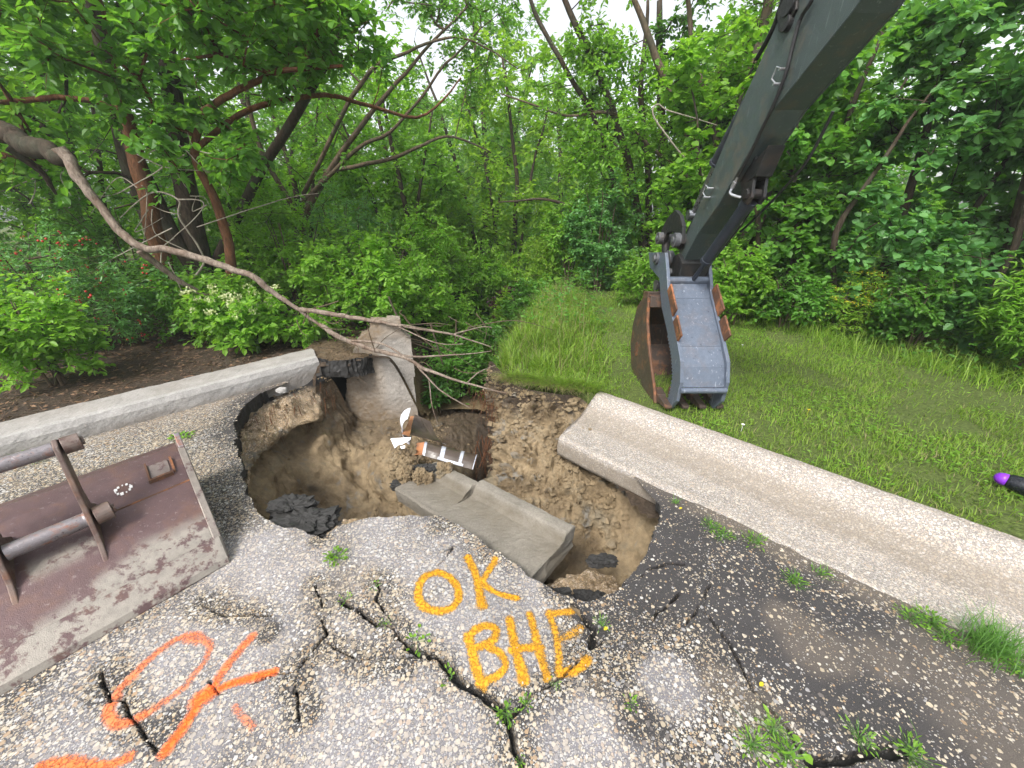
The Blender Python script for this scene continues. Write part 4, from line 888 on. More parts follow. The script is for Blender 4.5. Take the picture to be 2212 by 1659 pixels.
# dirt bucket
BX0, BX1 = 1.17, 1.66
shell = [(3.30, .86), (3.42, .84), (3.55, .72), (3.61, .54), (3.60, .34), (3.50, .16), (3.32, .06), (3.05, .04), (2.84, .08)]
sidef = [(2.80, .10), (2.86, .20), (2.98, .32), (3.12, .47), (3.25, .66), (3.30, .83)]
mb = MB()
for k in range(len(shell)-1):
    (p0, z0), (p1, z1) = shell[k], shell[k+1]; nr = np.array((z1-z0, -(p1-p0))); nr = nr/np.linalg.norm(nr)*.014
    if nr@(np.array((3.25, .4))-np.array((p0, z0))) < 0: nr = -nr
    mb.prism([(p0, z0), (p1, z1), (p1+nr[0], z1+nr[1]), (p0+nr[0], z0+nr[1])], BX0+.012, BX1-.012, xyz)
bk = part(mb, 'bucket_shell', M['rusty'])
for x in (BX0, BX1): mb = MB(); mb.prism(shell+sidef, x-.008, x+.012, xyz); part(mb, 'bucket_side', M['rusty'], bk, bevel=.003)
for x in (BX0, BX1): mb = MB(); mb.tube([(x+.002, p, z) for p, z in sidef], .014, 8); part(mb, 'bucket_side_rim', M['rustbar'], bk)
mb = MB(); mb.prism([(3.34, .80), (3.46, .78), (3.46, .88), (3.34, .90)], BX0, BX1, xyz); mb.prism([(3.26, .78), (3.36, .80), (3.37, .88), (3.28, .87)], BX0+.01, BX1-.01, xyz); part(mb, 'bucket_top_beam', M['rusty'], bk, bevel=.006)
for x in (1.36, 1.54): mb = MB(); mb.prism([(3.28, .84), (3.58, .74), (3.60, .95), (3.53, 1.0), (3.45, .96), (3.40, 1.12), (3.30, 1.10)], x-.012, x+.012, xyz); part(mb, 'bucket_ear', M['rusty'], bk)
mb = MB()
for p, z in ((3.53, .92), (3.36, 1.06)): mb.tube([(1.31, p, z), (1.60, p, z)], .03, 14); mb.tube([(1.29, p, z), (1.31, p, z)], .045, 14)
part(mb, 'bucket_pin', M['grey_steel'], bk)
mb = MB(); c = np.array((BX0-.01, 3.40, .36))
for a in range(8):
    t = a*math.pi/4; mb.box(c+(0, math.cos(t)*.045, math.sin(t)*.055), (.006, .012, .03))
mb.tube([c, c+(.006, 0, 0)], .03, 12); part(mb, 'bucket_emblem', M['rustbar'], bk)
for k in range(4):
    x = BX0+.045+k*(BX1-BX0-.09)/3; mb = MB()
    mb.hexa([(x-.035, 2.93, .10), (x-.035, 2.80, .095), (x+.035, 2.80, .095), (x+.035, 2.93, .10), (x-.035, 2.93, .19), (x-.035, 2.80, .18), (x+.035, 2.80, .18), (x+.035, 2.93, .19)])
    mb.hexa([(x-.032, 2.83, .11), (x-.026, 2.64, .135), (x+.026, 2.64, .135), (x+.032, 2.83, .11), (x-.032, 2.83, .175), (x-.026, 2.64, .16), (x+.026, 2.64, .16), (x+.032, 2.83, .175)]); part(mb, 'bucket_tooth', M['rusty'], bk, bevel=.004)

# =============== second bucket lying on the asphalt ===============
M['rb'] = mat_metal('worn_maroon_steel', (.105, .063, .063), (.30, .26, .26), .3, (.10, .055, .038), .45, .4, dirt=(.21, .19, .165))
M['earm'] = mat_metal('brown_scaled_steel', (.12, .075, .065), (.36, .31, .30), .35, (.17, .08, .045), .5, .5, dirt=(.21, .19, .165))
M['bar'] = mat_metal('scraped_bar_steel', (.22, .20, .21), (.5, .48, .47), .5, (.2, .08, .04), .75, .32, metal=.4, fscale=2.)
BA = np.array((-.611, -.792)); BN = np.array((-.7126, .714)); B0 = np.array((-1.389, 1.356))     # lip corner, along lip, away
BL = 1.75
def bf(p, z, w): return (B0[0]+BA[0]*w+BN[0]*p, B0[1]+BA[1]*w+BN[1]*p, z)
rbk = empty('cleanup_bucket', (*(B0+BA*.6+BN*.35), 0), 'wide rusty maroon digger bucket lying face down on the asphalt at left', 'digger bucket')
prof = [(.0, .012), (.12, .108), (.26, .192), (.40, .243), (.44, .252), (.52, .285), (.60, .313), (.70, .332), (.76, .325), (.80, .25), (.81, .15), (.80, .02)]
inn = [(p*.93+.03, max(z-.018, .002)) for p, z in prof]
ws = np.linspace(.018, BL-.018, 60); V = []; md = []
for w in ws:
    for p, z in prof+inn[::-1]: V.append(bf(p, z, w))
k = len(prof)*2; i, j = np.meshgrid(np.arange(len(ws)-1), np.arange(k), indexing='ij'); j2 = (j+1) % k
F = np.stack([i*k+j, i*k+j2, (i+1)*k+j2, (i+1)*k+j], -1).reshape(-1, 4)
# subdivide for mud attribute: finer profile
pf = catmull(np.array(prof), 90); pf = np.array([np.interp(np.linspace(0, 1, 90), np.linspace(0, 1, len(prof)), np.array(prof)[:, c]) for c in (0, 1)]).T
inn = np.c_[pf[:, 0]*.93+.03, np.maximum(pf[:, 1]-.018, .002)][::-1]; PP = np.r_[pf, inn]; k = len(PP); ws = np.linspace(.018, BL-.018, 140)
Wg, Ig = np.meshgrid(ws, np.arange(k), indexing='ij'); p_, z_ = PP[Ig.ravel(), 0], PP[Ig.ravel(), 1]; w_ = Wg.ravel()
V = np.stack([B0[0]+BA[0]*w_+BN[0]*p_, B0[1]+BA[1]*w_+BN[1]*p_, z_], -1)
wv = fbm(np.c_[w_*2.5, p_*3, 0*p_], 1, 4, 4)
mud = np.clip(sstep(.02, -.05, p_-.17+.10*sstep(.2, .6, w_)-.12*wv)*1.15+.9*(sstep(.07, .0, np.abs(p_-.30))*(sstep(.375, .40, w_)*sstep(.6, .58, w_))), 0, 1)
i, j = np.meshgrid(np.arange(len(ws)-1), np.arange(k), indexing='ij'); j2 = (j+1) % k
F = np.stack([i*k+j, i*k+j2, (i+1)*k+j2, (i+1)*k+j], -1).reshape(-1, 4)
def bpart(mb, name, mat, parent=rbk, mudv=.3, **kw):
    n = sum(len(v) for v in mb.v); o = mb.build(name, mat, None, attrs=dict(mud=np.full(n, mudv)), **kw)
    o.parent = parent; o.matrix_parent_inverse = Matrix.Translation(-Vector(rbk.location)); return o
sh = mesh('bucket_shell', V, F, M['rb'], attrs=dict(mud=mud)); under(sh, rbk)
for w in (0., BL):
    mb = MB(); o_ = [(-.012, .0)]+[(p-.006 if k_ < 4 else p, z+.01) for k_, (p, z) in enumerate(prof[:-1])]+[(.81, .0)]; mb.prism(o_, w-.012, w+.02, bf); bpart(mb, 'side_plate', M['rb'], mudv=.75, bevel=.004)
mb = MB(); mb.prism([(-.045, .002), (-.03, .03), (.06, .10), (.075, .085), (.0, .004)], -.006, BL+.006, bf); bpart(mb, 'cutting_edge', M['rb'], mudv=1., bevel=.004)
mb = MB(); mb.tube([bf(.42, .245, w) for w in np.linspace(.02, BL-.02, 20)], .006, 6); bpart(mb, 'seam_weld', M['rustbar'])
# upstand fin at the far corner, raised pad on the upper panel
mb = MB(); mb.prism([(.60, .30), (.80, .28), (.79, .36), (.74, .385), (.68, .35)], -.012, .014, bf); bpart(mb, 'corner_fin', M['bar'], bevel=.004)
def on(p): return float(np.interp(p, [a for a, _ in prof[:8]], [b for _, b in prof[:8]]))
mb = MB(); mb.prism([(.50, on(.50)-.002), (.50, on(.50)+.007), (.60, on(.60)+.007), (.60, on(.60)-.002)], .075, .16, bf); bpart(mb, 'mounting_pad', M['rb'], mudv=.5, bevel=.004)
mb = MB()
for p0, p1, w0, w1 in ((.49, .50, .07, .17), (.50, .61, .16, .168)): mb.prism([(p0, on(p0)), (p0, on(p0)+.02), (p1, on(p1)+.02), (p1, on(p1))], w0, w1, bf)
mb.prism([(.50, on(.50)), (.50, on(.50)+.014), (.60, on(.60)+.018), (.60, on(.60))], .058, .068, bf); bpart(mb, 'pad_rib', M['rustbar'])
# ears with bosses
def ear(w):
    o_ = [(.17, .115), (.20, .155), (.26, .22), (.30, .31), (.33, .37), (.36, .46), (.41, .58), (.43, .635), (.465, .655), (.505, .635), (.51, .59), (.47, .50), (.43, .41), (.43, .33), (.50, .285), (.50, .27), (.40, .232), (.26, .172)]
    mb = MB(); mb.prism(o_, w-.009, w+.009, bf); e = bpart(mb, 'hanger_ear', M['earm'], mudv=.2, bevel=.004)
    return e
EW = (.375, .63)
for w in EW: ear(w)
for (p, z), r in (((.465, .615), .038), ((.345, .305), .042)):
    mb = MB(); a_, b_ = np.array(bf(p, z, EW[0]-.07)), np.array(bf(p, z, EW[0]-.013)); mb.tube([a_, b_], r, 20); mb.tube([np.array(bf(p, z, EW[0]-.08)), a_], r*.5, 12); bpart(mb, 'pin_boss', M['earm'], bevel=.003)
mb = MB()
for (p, z), r in (((.345, .305), .033),):
    mb.tube([bf(p, z, w) for w in (EW[0]+.013, EW[0]+.02, EW[1]-.03, EW[1]-.013)], [r*1.1, r, r, r*1.05], 24)
bpart(mb, 'lower_pin', M['bar'])
mb = MB(); mb.tube([bf(.465, .615, w) for w in (EW[0]+.013, EW[1]+.2)], .030, 24); bpart(mb, 'upper_pin', M['bar'])
# white scuff mark on the upper panel
M['chalk'] = mat_flat('white_mark', (.7, .68, .66), .7, .3)
mb = MB()
for k in range(11):
    t = k*2*math.pi/11; p0 = .52+.024*math.cos(t); w0 = .265+.024*math.sin(t)*1.2; s_ = .003+.0022*(k % 3)
    mb.prism([(p0-s_, on(p0-s_)+.001), (p0-s_, on(p0-s_)+.004), (p0+s_, on(p0+s_)+.004), (p0+s_, on(p0+s_)+.001)], w0-s_*.7, w0+s_*.9, bf)
bpart(mb, 'white_mark', M['chalk'])

# =============== black bottle with purple cap ===============
M['purple'] = mat_flat('purple_plastic', (.20, .03, .50), .35, .1); M['blackp'] = mat_metal('black_plastic', (.012, .013, .018), (.12, .13, .18), .35, (.02, .02, .05), .3, .22, metal=0.)
bt = empty('bottle', (2.84, 1.82, .15), 'black bottle with a purple cap lying in the grass at the right edge', 'bottle')
p0 = G(2155, 1030, .17); ax_ = np.array((.58, -.81, .0)); ax_ /= np.linalg.norm(ax_); p0 = p0+ax_*.02
rr = [(0, .004), (.004, .016), (.014, .028), (.03, .034), (.05, .035)]
mb = MB(); mb.tube([p0+ax_*(s-.035) for s, _ in rr], [r for _, r in rr], 20); o = mb.build('bottle_cap', M['purple'], None, smooth=True); under(o, bt)
rr = [(.0, .034), (.01, .040), (.05, .047), (.09, .054), (.12, .058), (.125, .056), (.13, .059), (.27, .060), (.28, .05)]
mb = MB(); mb.tube([p0+ax_*(s+.012) for s, _ in rr], [r for _, r in rr], 24); o = mb.build('bottle_body', M['blackp'], None, smooth=True); under(o, bt)
# =============== vegetation ===============
L_ = dict(
    dark=mat_leaf('dark_leaf', (.045, .135, .025), (.11, .27, .05), .4, .5),
    mid=mat_leaf('green_leaf', (.075, .21, .032), (.18, .40, .065), .42, .55),
    bright=mat_leaf('bright_leaf', (.15, .33, .035), (.29, .52, .07), .45, .58),
    yellow=mat_leaf('yellow_green_leaf', (.20, .38, .04), (.36, .54, .07), .45, .6),
    blue=mat_leaf('blue_green_leaf', (.08, .23, .065), (.20, .42, .13), .4, .5),
    purple=mat_leaf('purple_leaf', (.04, .014, .018), (.11, .035, .05), .4, .3),
    far=mat_leaf('far_leaf', (.13, .30, .06), (.28, .48, .12), .6, .55),
    grass=mat_leaf('grass_blade', (.12, .24, .028), (.36, .51, .08), .5, .5),
    weed=mat_leaf('weed_blade', (.05, .15, .025), (.14, .30, .05), .5, .4),
    straw=mat_leaf('dry_grass', (.22, .19, .09), (.36, .3, .16), .7, .3),
    gold=mat_leaf('yellow_petal', (.6, .45, .02), (.75, .6, .04), .6, .4),
    cream=mat_leaf('cream_petal', (.5, .56, .28), (.66, .68, .42), .6, .35),
    red=mat_flat('red_berry', (.45, .03, .02), .35, .3), petal=mat_flat('white_petal', (.8, .8, .78), .6, .1),
)
B_ = dict(dark=mat_bark('dark_bark', (.022, .016, .012), (.085, .062, .045)), red=mat_bark('reddish_bark', (.055, .025, .014), (.19, .085, .042), (.09, .05, .03)),
          dead=mat_bark('weathered_dead_wood', (.075, .055, .042), (.30, .245, .20), (.12, .07, .045)), twig=mat_bark('twig_bark', (.05, .035, .022), (.15, .11, .075)), pale=mat_bark('pale_dead_twig', (.17, .14, .11), (.42, .37, .31), (.2, .2, .15)), stem=mat_flat('green_stem', (.09, .17, .045), .6, .3))
def unit(a): return a/(np.linalg.norm(a, axis=-1, keepdims=True)+1e-9)
def leaves(p, d, n, L, W, r, simple=False, fold=.14, droop=.0):
    """one folded blade per row"""
    d = unit(d); s = unit(np.cross(d, n)); n = np.cross(s, d); L = np.broadcast_to(L, (len(p),))[:, None]; W = np.broadcast_to(W, (len(p),))[:, None]
    tip = p+d*L-n*droop*L
    if simple:
        V = np.stack([p, p+d*L*.45+s*W*.5+n*W*fold, tip, p+d*L*.45-s*W*.5+n*W*fold], 1); F = np.array([[0, 1, 2, 3]])
    else:
        V = np.stack([p, p+d*L*.28+s*W*.42+n*W*fold, p+d*L*.65+s*W*.42+n*W*fold-n*droop*L*.4, tip, p+d*L*.65-s*W*.42+n*W*fold-n*droop*L*.4, p+d*L*.28-s*W*.42+n*W*fold], 1); F = np.array([[0, 1, 2, 3], [0, 3, 4, 5]])
    k = V.shape[1]; m = len(p)
    return V.reshape(-1, 3), (F[None]+np.arange(m)[:, None, None]*k).reshape(-1, 4), np.repeat(r, k)
def rods(a, b, r0, r1):
    """thin three-sided twigs a->b"""
    d = unit(b-a); s = unit(np.cross(d, np.array((.3, .2, 1.))+0*d)); t = np.cross(d, s); m = len(a); V = []
    r0 = np.broadcast_to(r0, (m,))[:, None]; r1 = np.broadcast_to(r1, (m,))[:, None]
    for q, r in ((a, r0), (b, r1)):
        for c, e in ((1, 0), (-.5, .87), (-.5, -.87)): V.append(q+(s*c+t*e)*r)
    V = np.stack(V, 1).reshape(-1, 3); F = np.array([[0, 1, 4, 3], [1, 2, 5, 4], [2, 0, 3, 5]])
    return V, (F[None]+np.arange(m)[:, None, None]*6).reshape(-1, 4)
def chain_noise(pts, r, seed, n=14, wob=.05):
    P = catmull(np.array(pts, float), n) if len(pts) > 2 else np.linspace(pts[0], pts[1], n)
    w = np.linspace(0, 1, n)[:, None]; w = np.minimum(w*4, 1)
    P = P+np.stack([fbm(P, 1.6, 3, seed+c) for c in (0, 40, 80)], -1)*wob*w
    return P, np.interp(np.linspace(0, 1, n), np.linspace(0, 1, len(r)), r) if hasattr(r, '__len__') else np.full(n, r)
def plant(name, label, cat, stems, blobs, nt=110, ns=5, nl=9, leaf=.055, asp=.6, lm='mid', bm='dark', clus=.22, seed=1, group=None, gap=-.12, simple=False, stemname='trunk', crownname='crown', crown_step=None, extra=None, rmin=.0035, upn=.9, shell=.55, twigs=True, hang=0.):
    rg = np.random.default_rng(seed); base = np.array(stems[0][0][0], float)
    root = empty(name, base, label, cat, group)
    mb = MB(); nodes = []; 
    for k, (pts, r) in enumerate(stems):
        n = max(8, 5*len(pts)); P, R = chain_noise(pts, r, seed*3.3+k*7, n, .06)
        mb.tube(P-base, R, 9 if R[0] > .03 else 6)
        nodes += [(p, 1) for p in P[n//4:]]
    NP = np.array([p for p, _ in nodes]); 
    # crown targets
    bl = np.array(blobs, float); vol = bl[:, 3]*bl[:, 4]*bl[:, 5]; vol /= vol.sum(); T = []
    k = rg.choice(len(bl), nt*3, p=vol); q = unit(rg.normal(size=(nt*3, 3)))*(shell+(1-shell)*rg.random((nt*3, 1)))**.8
    T = bl[k, :3]+q*bl[k, 3:]; keep = fbm(T, 1.3, 2, seed*1.7) > gap; T = T[keep]
    gz = terrain(T[:, 0], T[:, 1]); T = T[T[:, 2] > gz+.12][:nt]
    dmin = np.array([np.min(np.linalg.norm(NP-t, axis=1)) for t in T]); T = T[np.argsort(dmin)]
    A = []; Bq = []; RA = []; cnt = None
    par = [-1]*len(NP); NL = list(NP); tgt = []
    for t in T:
        NPa = np.array(NL); dv = t-NPa; dd = np.linalg.norm(dv, axis=1)+.25*np.maximum(0, NPa[:, 2]-t[2]); j = int(np.argmin(dd)); s = NPa[j]; dist = np.linalg.norm(t-s)
        m = max(1, int(dist/.22)); last = j
        sag = np.array((0, 0, -.10*dist)); off = rg.normal(size=3)*.07*dist
        for q_ in range(1, m+1):
            f = q_/m; p = s+(t-s)*f+sag*math.sin(f*math.pi)*-1+off*math.sin(f*math.pi)
            NL.append(p); par.append(last); last = len(NL)-1
        tgt.append(last)
    NLa = np.array(NL); w = np.zeros(len(NL))
    for t in tgt: w[t] += 1
    for i in range(len(NL)-1, len(NP)-1, -1): w[par[i]] += w[i]
    ii = np.arange(len(NP), len(NL)); pp = np.array(par)[ii]
    rr = rmin*np.maximum(w, 1)**.48; rp = np.where(pp >= len(NP), rr[pp], rr[ii]*1.15)
    if len(ii):
        V, F = rods(NLa[pp]-base, NLa[ii]-base, rp, rr[ii]); mb.add(V, F)
    tp = NLa[tgt]; prev = NLa[np.array(par)[tgt]]; od = unit(tp-prev)
    # sprigs
    S0 = np.repeat(tp, ns, 0)-np.repeat(od, ns, 0)*rg.random((len(tp)*ns, 1))*.5*clus
    sd = unit(np.repeat(od, ns, 0)*.7+rg.normal(size=S0.shape)*.75+np.array((0, 0, .1-hang))); sl = clus*(.6+.8*rg.random(len(S0)))
    S1 = S0+sd*sl[:, None]
    if twigs: V, F = rods(S0-base, S1-base, rmin*.8, rmin*.35); mb.add(V, F)
    mb.build(stemname, B_[bm] if bm in B_ else bm, root, smooth=True)
    m = len(S0)*nl; t = np.tile((np.arange(nl)+.6)/nl, len(S0))[:, None]; sd2 = np.repeat(sd, nl, 0); l2 = np.repeat(sl, nl)[:, None]
    P = np.repeat(S0, nl, 0)+sd2*l2*t+rg.normal(size=(m, 3))*.012
    side = unit(np.cross(sd2, np.array((0, 0, 1.))+0*sd2)+1e-3)*np.where(np.arange(m) % 2, 1, -1)[:, None]
    ld = unit(sd2*.55+side*.75+rg.normal(size=(m, 3))*.35-np.array((0, 0, .15+hang)))
    nn = unit(np.array((0, 0, upn))+rg.normal(size=(m, 3))*.42)
    sz = leaf*(.65+.6*rg.random(m)); r = np.clip(np.repeat(rg.random(len(S0))*.6, nl)+rg.random(m)*.4, 0, 1)
    V, F, r = leaves(P-base, ld, nn, sz, sz*asp, r, simple, .12, .12)
    mesh(crownname, V, F, L_[lm], root, attrs=dict(rnd=r))
    if extra: extra(root, base, P, S1, rg)
    return root
gz = lambda x, y: T1(x, y)
def st(x, y, *pts): return [(x, y, gz(x, y)-.05)]+[tuple(p) for p in pts]

# ---- left: big dark clump ----
TB = 'trees left of the gully'
plant('mulberry_tree', 'big dark multi-stemmed tree at upper left with a dark grey main trunk', 'tree',
      [([D(440, 655, 5.6), D(425, 520, 5.6), D(395, 360, 5.6), D(370, 200, 5.5), D(340, 0, 5.4), D(330, -120, 5.4)], [.17, .14, .12, .10, .08, .05]),
       ([D(430, 600, 5.5), D(330, 420, 5.4), D(240, 200, 5.2), D(190, -40, 5.1)], [.10, .09, .07, .05]),
       ([D(470, 560, 5.7), D(560, 380, 5.7), D(680, 180, 5.6), D(760, 0, 5.5)], [.07, .06, .05, .03])],
      [(-6.4, 5.2, 3.1, 1.5, 1.2, 1.5), (-4.6, 5.0, 3.5, 1.4, 1.2, 1.1), (-3.3, 5.2, 3.4, 1.3, 1.1, 1.1), (-7.2, 6.2, 3.4, 1.4, 1.2, 1.7), (-4.6, 4.9, 2.2, 1.3, .5, .6)], nt=250, ns=5, nl=8, leaf=.10, asp=.66, lm='mid', seed=3, clus=.28, group=TB, gap=.08)
plant('leaning_tree', 'reddish-barked leaning tree behind the fallen log at left', 'tree',
      [([D(380, 665, 5.0), D(350, 560, 5.0), D(322, 450, 5.0), D(290, 320, 5.1), D(235, 130, 5.2), D(200, -30, 5.2)], [.10, .095, .085, .08, .06, .04])],
      [(-5.6, 4.5, 2.5, 1.0, .8, .8), (-6.8, 4.6, 2.2, 1.0, .8, 1.0), (-5.2, 5.4, 3.7, 1.2, .8, .8)], nt=120, ns=5, nl=7, leaf=.10, asp=.72, lm='bright', bm='red', seed=5, clus=.24, group=TB, gap=.0)
plant('crooked_tree', 'thin orange-brown crooked tree arching over the shrubs, with a long limb reaching right', 'tree',
      [([D(490, 640, 4.9), D(500, 560, 4.9), D(470, 450, 4.9), D(420, 330, 4.9), D(440, 240, 4.9)], [.06, .055, .05, .04, .03]),
       ([D(440, 240, 4.9), D(520, 200, 4.7), D(620, 160, 4.5), D(740, 140, 4.3)], [.035, .03, .022, .012]),
       ([D(425, 320, 4.9), D(540, 240, 5.1), D(700, 200, 5.4), D(900, 250, 6.), D(1000, 170, 6.3)], [.03, .03, .025, .018, .01])],
      [(-2.3, 4.3, 3.15, 1.0, .7, .55), (-3.3, 4.3, 3.0, .9, .6, .6), (-1.9, 5.2, 3.2, .8, .8, .5), (-3.2, 4.6, 2.2, .6, .5, .4)], nt=170, ns=5, nl=8, leaf=.095, asp=.68, lm='mid', bm='red', seed=9, clus=.22, group=TB, gap=-.05)
plant('shade_tree', 'dense shaded tree filling the gap behind the leaning trunks', 'tree',
      [(st(-6.5, 7.6, (-6.6, 7.6, 2.), (-6.3, 7.5, 4.5)), [.16, .12, .05])],
      [(-6.5, 7.6, 2.5, 2., 1., 2.4), (-4.2, 7.9, 1.9, 1.4, .8, 1.7), (-8.5, 7., 2.5, 1.5, 1., 2.2)], nt=170, ns=5, nl=8, leaf=.11, asp=.7, lm='bright', seed=12, clus=.34, group=TB, gap=-.05, simple=True)
# arching bare-limbed tree from the left across the middle
plant('arching_tree', 'arching tree with many bare grey limbs sweeping up to the top centre', 'tree',
      [([D(640, 600, 7.2), D(650, 480, 7.2), D(700, 380, 7.2), D(790, 250, 7.1), D(900, 130, 7.), D(1010, 20, 7.)], [.09, .075, .05, .035, .022, .012]),
       ([D(650, 440, 7.2), D(760, 330, 7.), D(860, 270, 7.), D(960, 140, 6.9), D(1040, 60, 6.9)], [.035, .03, .022, .016, .008]),
       ([D(655, 420, 7.2), D(780, 180, 7.), D(880, 110, 6.9), D(1000, 80, 6.8), D(1120, 150, 6.8)], [.035, .03, .02, .014, .006]),
       ([D(700, 370, 7.2), D(850, 340, 7.2), D(960, 300, 7.2), D(1060, 330, 7.3)], [.035, .03, .02, .01]),
       ([D(640, 460, 7.2), D(560, 300, 7.2), D(520, 100, 7.2), D(560, -50, 7.2)], [.045, .035, .025, .012])],
      [(-1.9, 7., 3.6, 1.3, .8, 1.0), (-3.6, 7.2, 4.2, 1.5, .9, 1.1), (-.7, 6.9, 4.3, .9, .6, .7), (-2.5, 7.2, 2.6, 1.2, .6, .5), (-.9, 7.3, 3.6, .7, .5, .8)], nt=270, ns=4, nl=8, leaf=.065, asp=.55, lm='mid', bm='twig', seed=15, clus=.22, group=TB, gap=-.05)
# ---- centre clump ----
TC = 'trees in the middle beyond the bank'
plant('bushy_tree', 'many-stemmed yellow-green tree in the middle with limbs fanning to the top', 'tree',
      [([D(1400, 640, 6.9), D(1385, 500, 6.9), D(1350, 330, 6.9), D(1300, 170, 6.8), D(1215, 0, 6.7), D(1180, -80, 6.7)], [.08, .07, .06, .05, .035, .02]),
       ([D(1395, 620, 7.), D(1340, 470, 7.), D(1310, 320, 7.), D(1250, 200, 7.), D(1160, 40, 7.), D(1130, -60, 7.)], [.05, .05, .04, .035, .03, .02]),
       ([D(1400, 600, 7.), D(1400, 380, 7.), D(1385, 200, 7.), D(1400, 0, 7.)], [.06, .05, .04, .02]),
       ([D(1380, 560, 7.), D(1280, 460, 7.), D(1180, 430, 7.), D(1080, 440, 7.)], [.035, .03, .02, .01])],
      [(1.6, 6.9, 2.6, .9, .7, 1.2), (1.0, 6.8, 2.9, .8, .6, .8), (1.5, 6.8, 4.0, .9, .6, .8), (2.3, 7., 1.6, .8, .5, .9)], nt=260, ns=5, nl=9, leaf=.07, asp=.6, lm='bright', bm='dark', seed=21, clus=.2, group=TC, gap=-.02)
plant('ivy_tree', 'slender upright tree wrapped in dark leaves behind the middle clump', 'tree',
      [([D(1450, 620, 7.6), D(1440, 400, 7.6), D(1430, 200, 7.6), D(1425, 0, 7.6)], [.09, .08, .06, .04])],
      [(3.0, 7.7, 2.3, .6, .5, 1.2), (2.6, 7.5, 3.6, .5, .4, 1.3), (3.5, 7.8, 3.4, .6, .5, 1.)], nt=140, ns=5, nl=8, leaf=.075, lm='dark', seed=23, clus=.2, group=TC)
plant('tall_tree', 'tree with dark crossing limbs against the white sky left of the excavator arm', 'tree',
      [([D(1560, 660, 6.4), D(1530, 430, 6.4), D(1480, 270, 6.4), D(1420, 120, 6.4), D(1370, -20, 6.4)], [.085, .08, .06, .045, .03]),
       ([D(1555, 600, 6.4), D(1545, 300, 6.4), D(1500, 120, 6.4), D(1490, -40, 6.4)], [.05, .05, .035, .025]),
       ([D(1550, 520, 6.4), D(1600, 250, 6.2), D(1650, 50, 6.1), D(1670, -60, 6.1)], [.08, .07, .06, .05]),
       ([D(1535, 420, 6.4), D(1420, 330, 6.5), D(1330, 250, 6.6), D(1200, 240, 6.7), D(1080, 200, 6.8)], [.03, .028, .022, .015, .008])],
      [(3.3, 6.3, 3.1, .7, .5, .9), (3.5, 6.3, 4.2, .9, .6, .8), (2.6, 6.3, 1.9, .6, .4, .7), (2.2, 6.4, 4.4, .5, .4, .4)], nt=230, ns=5, nl=9, leaf=.07, asp=.5, lm='bright', bm='twig', seed=25, clus=.2, group=TC, gap=-.02)
# ---- right wall of round-leaved trees ----
TR = 'round-leaved trees along the right edge of the grass'
RT = [((2.75, 5.75), 3.6, 'round-leaved tree directly behind the excavator bucket', 'bright', 31), ((3.55, 5.2), 3.8, 'round-leaved tree right of the excavator stick with pale twigs', 'mid', 32), ((4.35, 4.7), 3.7, 'blue-green round-leaved tree near the middle of the right thicket', 'blue', 33),
      ((5.1, 4.1), 3.5, 'blue-green round-leaved tree hanging over the yellow flowers', 'blue', 34), ((5.8, 3.3), 3.3, 'round-leaved tree nearest the right edge of the picture', 'mid', 35), ((4.4, 6.4), 4.3, 'taller tree behind the right thicket', 'bright', 36), ((6.2, 5.2), 4.4, 'tall tree at the far upper right corner with open top', 'mid', 37), ((3.3, 7.4), 4.3, 'mid-green tree seen behind the excavator stick', 'mid', 38)]
for i, ((x, y), h, lb, lm, sd) in enumerate(RT):
    rg = np.random.default_rng(sd); dx = rg.normal(size=6)*.25
    z0 = gz(x, y)
    plant('thicket_tree', lb, 'tree', [(st(x, y, (x+dx[0], y+.1, h*.4), (x+dx[1]*1.6, y, h*.85)), [.055, .045, .015]), (st(x+.12, y+.1, (x+.45+dx[2], y-.1, h*.35), (x+.8+dx[3], y-.2, h*.75)), [.04, .03, .012]), (st(x-.1, y, (x-.4+dx[4], y-.15, h*.35), (x-.6+dx[5], y-.25, h*.7)), [.035, .03, .01])],
          [(x, y, h*.45, .85, .6, h*.38), (x+dx[0], y-.1, h*.72, .9, .6, h*.26), (x+.4*dx[1], y-.35, h*.25, .7, .35, h*.2)], nt=165, ns=5, nl=9, leaf=.085 if i < 5 else .095, asp=.88, lm=lm, bm='dark', seed=sd, clus=.2, group=TR, gap=-.25, simple=i >= 5)
# ---- shrubs ----
SG = 'shrubs around the hole and gully'
def shrub(lb, x, y, rx, ry, h, lm, sd, nt=90, leaf=.05, asp=.6, name='shrub', gap=-.4, clus=.15, extra=None, bm='twig', ns=5, nl=9, z=None, **kw):
    rg = np.random.default_rng(sd); z0 = gz(x, y) if z is None else z
    stems = []
    for k in range(5):
        a = rg.random()*6.28; r = .5*rg.random()
        stems.append(([(x+.05*math.cos(a), y+.05*math.sin(a), z0-.05), (x+rx*r*math.cos(a)*.6, y+ry*r*math.sin(a)*.6, z0+h*.4), (x+rx*r*1.3*math.cos(a), y+ry*r*1.3*math.sin(a), z0+h*.8)], [.014, .01, .004]))
    return plant(name, lb, 'shrub', stems, [(x, y, z0+h*.5, rx, ry, h*.5)], nt=nt, ns=ns, nl=nl, leaf=leaf, asp=asp, lm=lm, bm=bm, clus=clus, seed=sd, group=SG, gap=gap, stemname='stem', crownname='foliage', extra=extra, rmin=.002, shell=.25, **kw)
shrub('bright green mounded shrub left of the gully, leaning over the headwall', -1.75, 5.0, .95, .6, 1.25, 'bright', 41, nt=190, leaf=.065)
shrub('shrub of light green leaves beside the gully mouth', -1.05, 5.5, .6, .5, 1.15, 'bright', 42, nt=120, leaf=.055)
shrub('tall leafy shrub between the leaning trunks and the mounded shrub', -3.1, 5.6, .9, .5, 1.7, 'bright', 43, nt=170, leaf=.055)
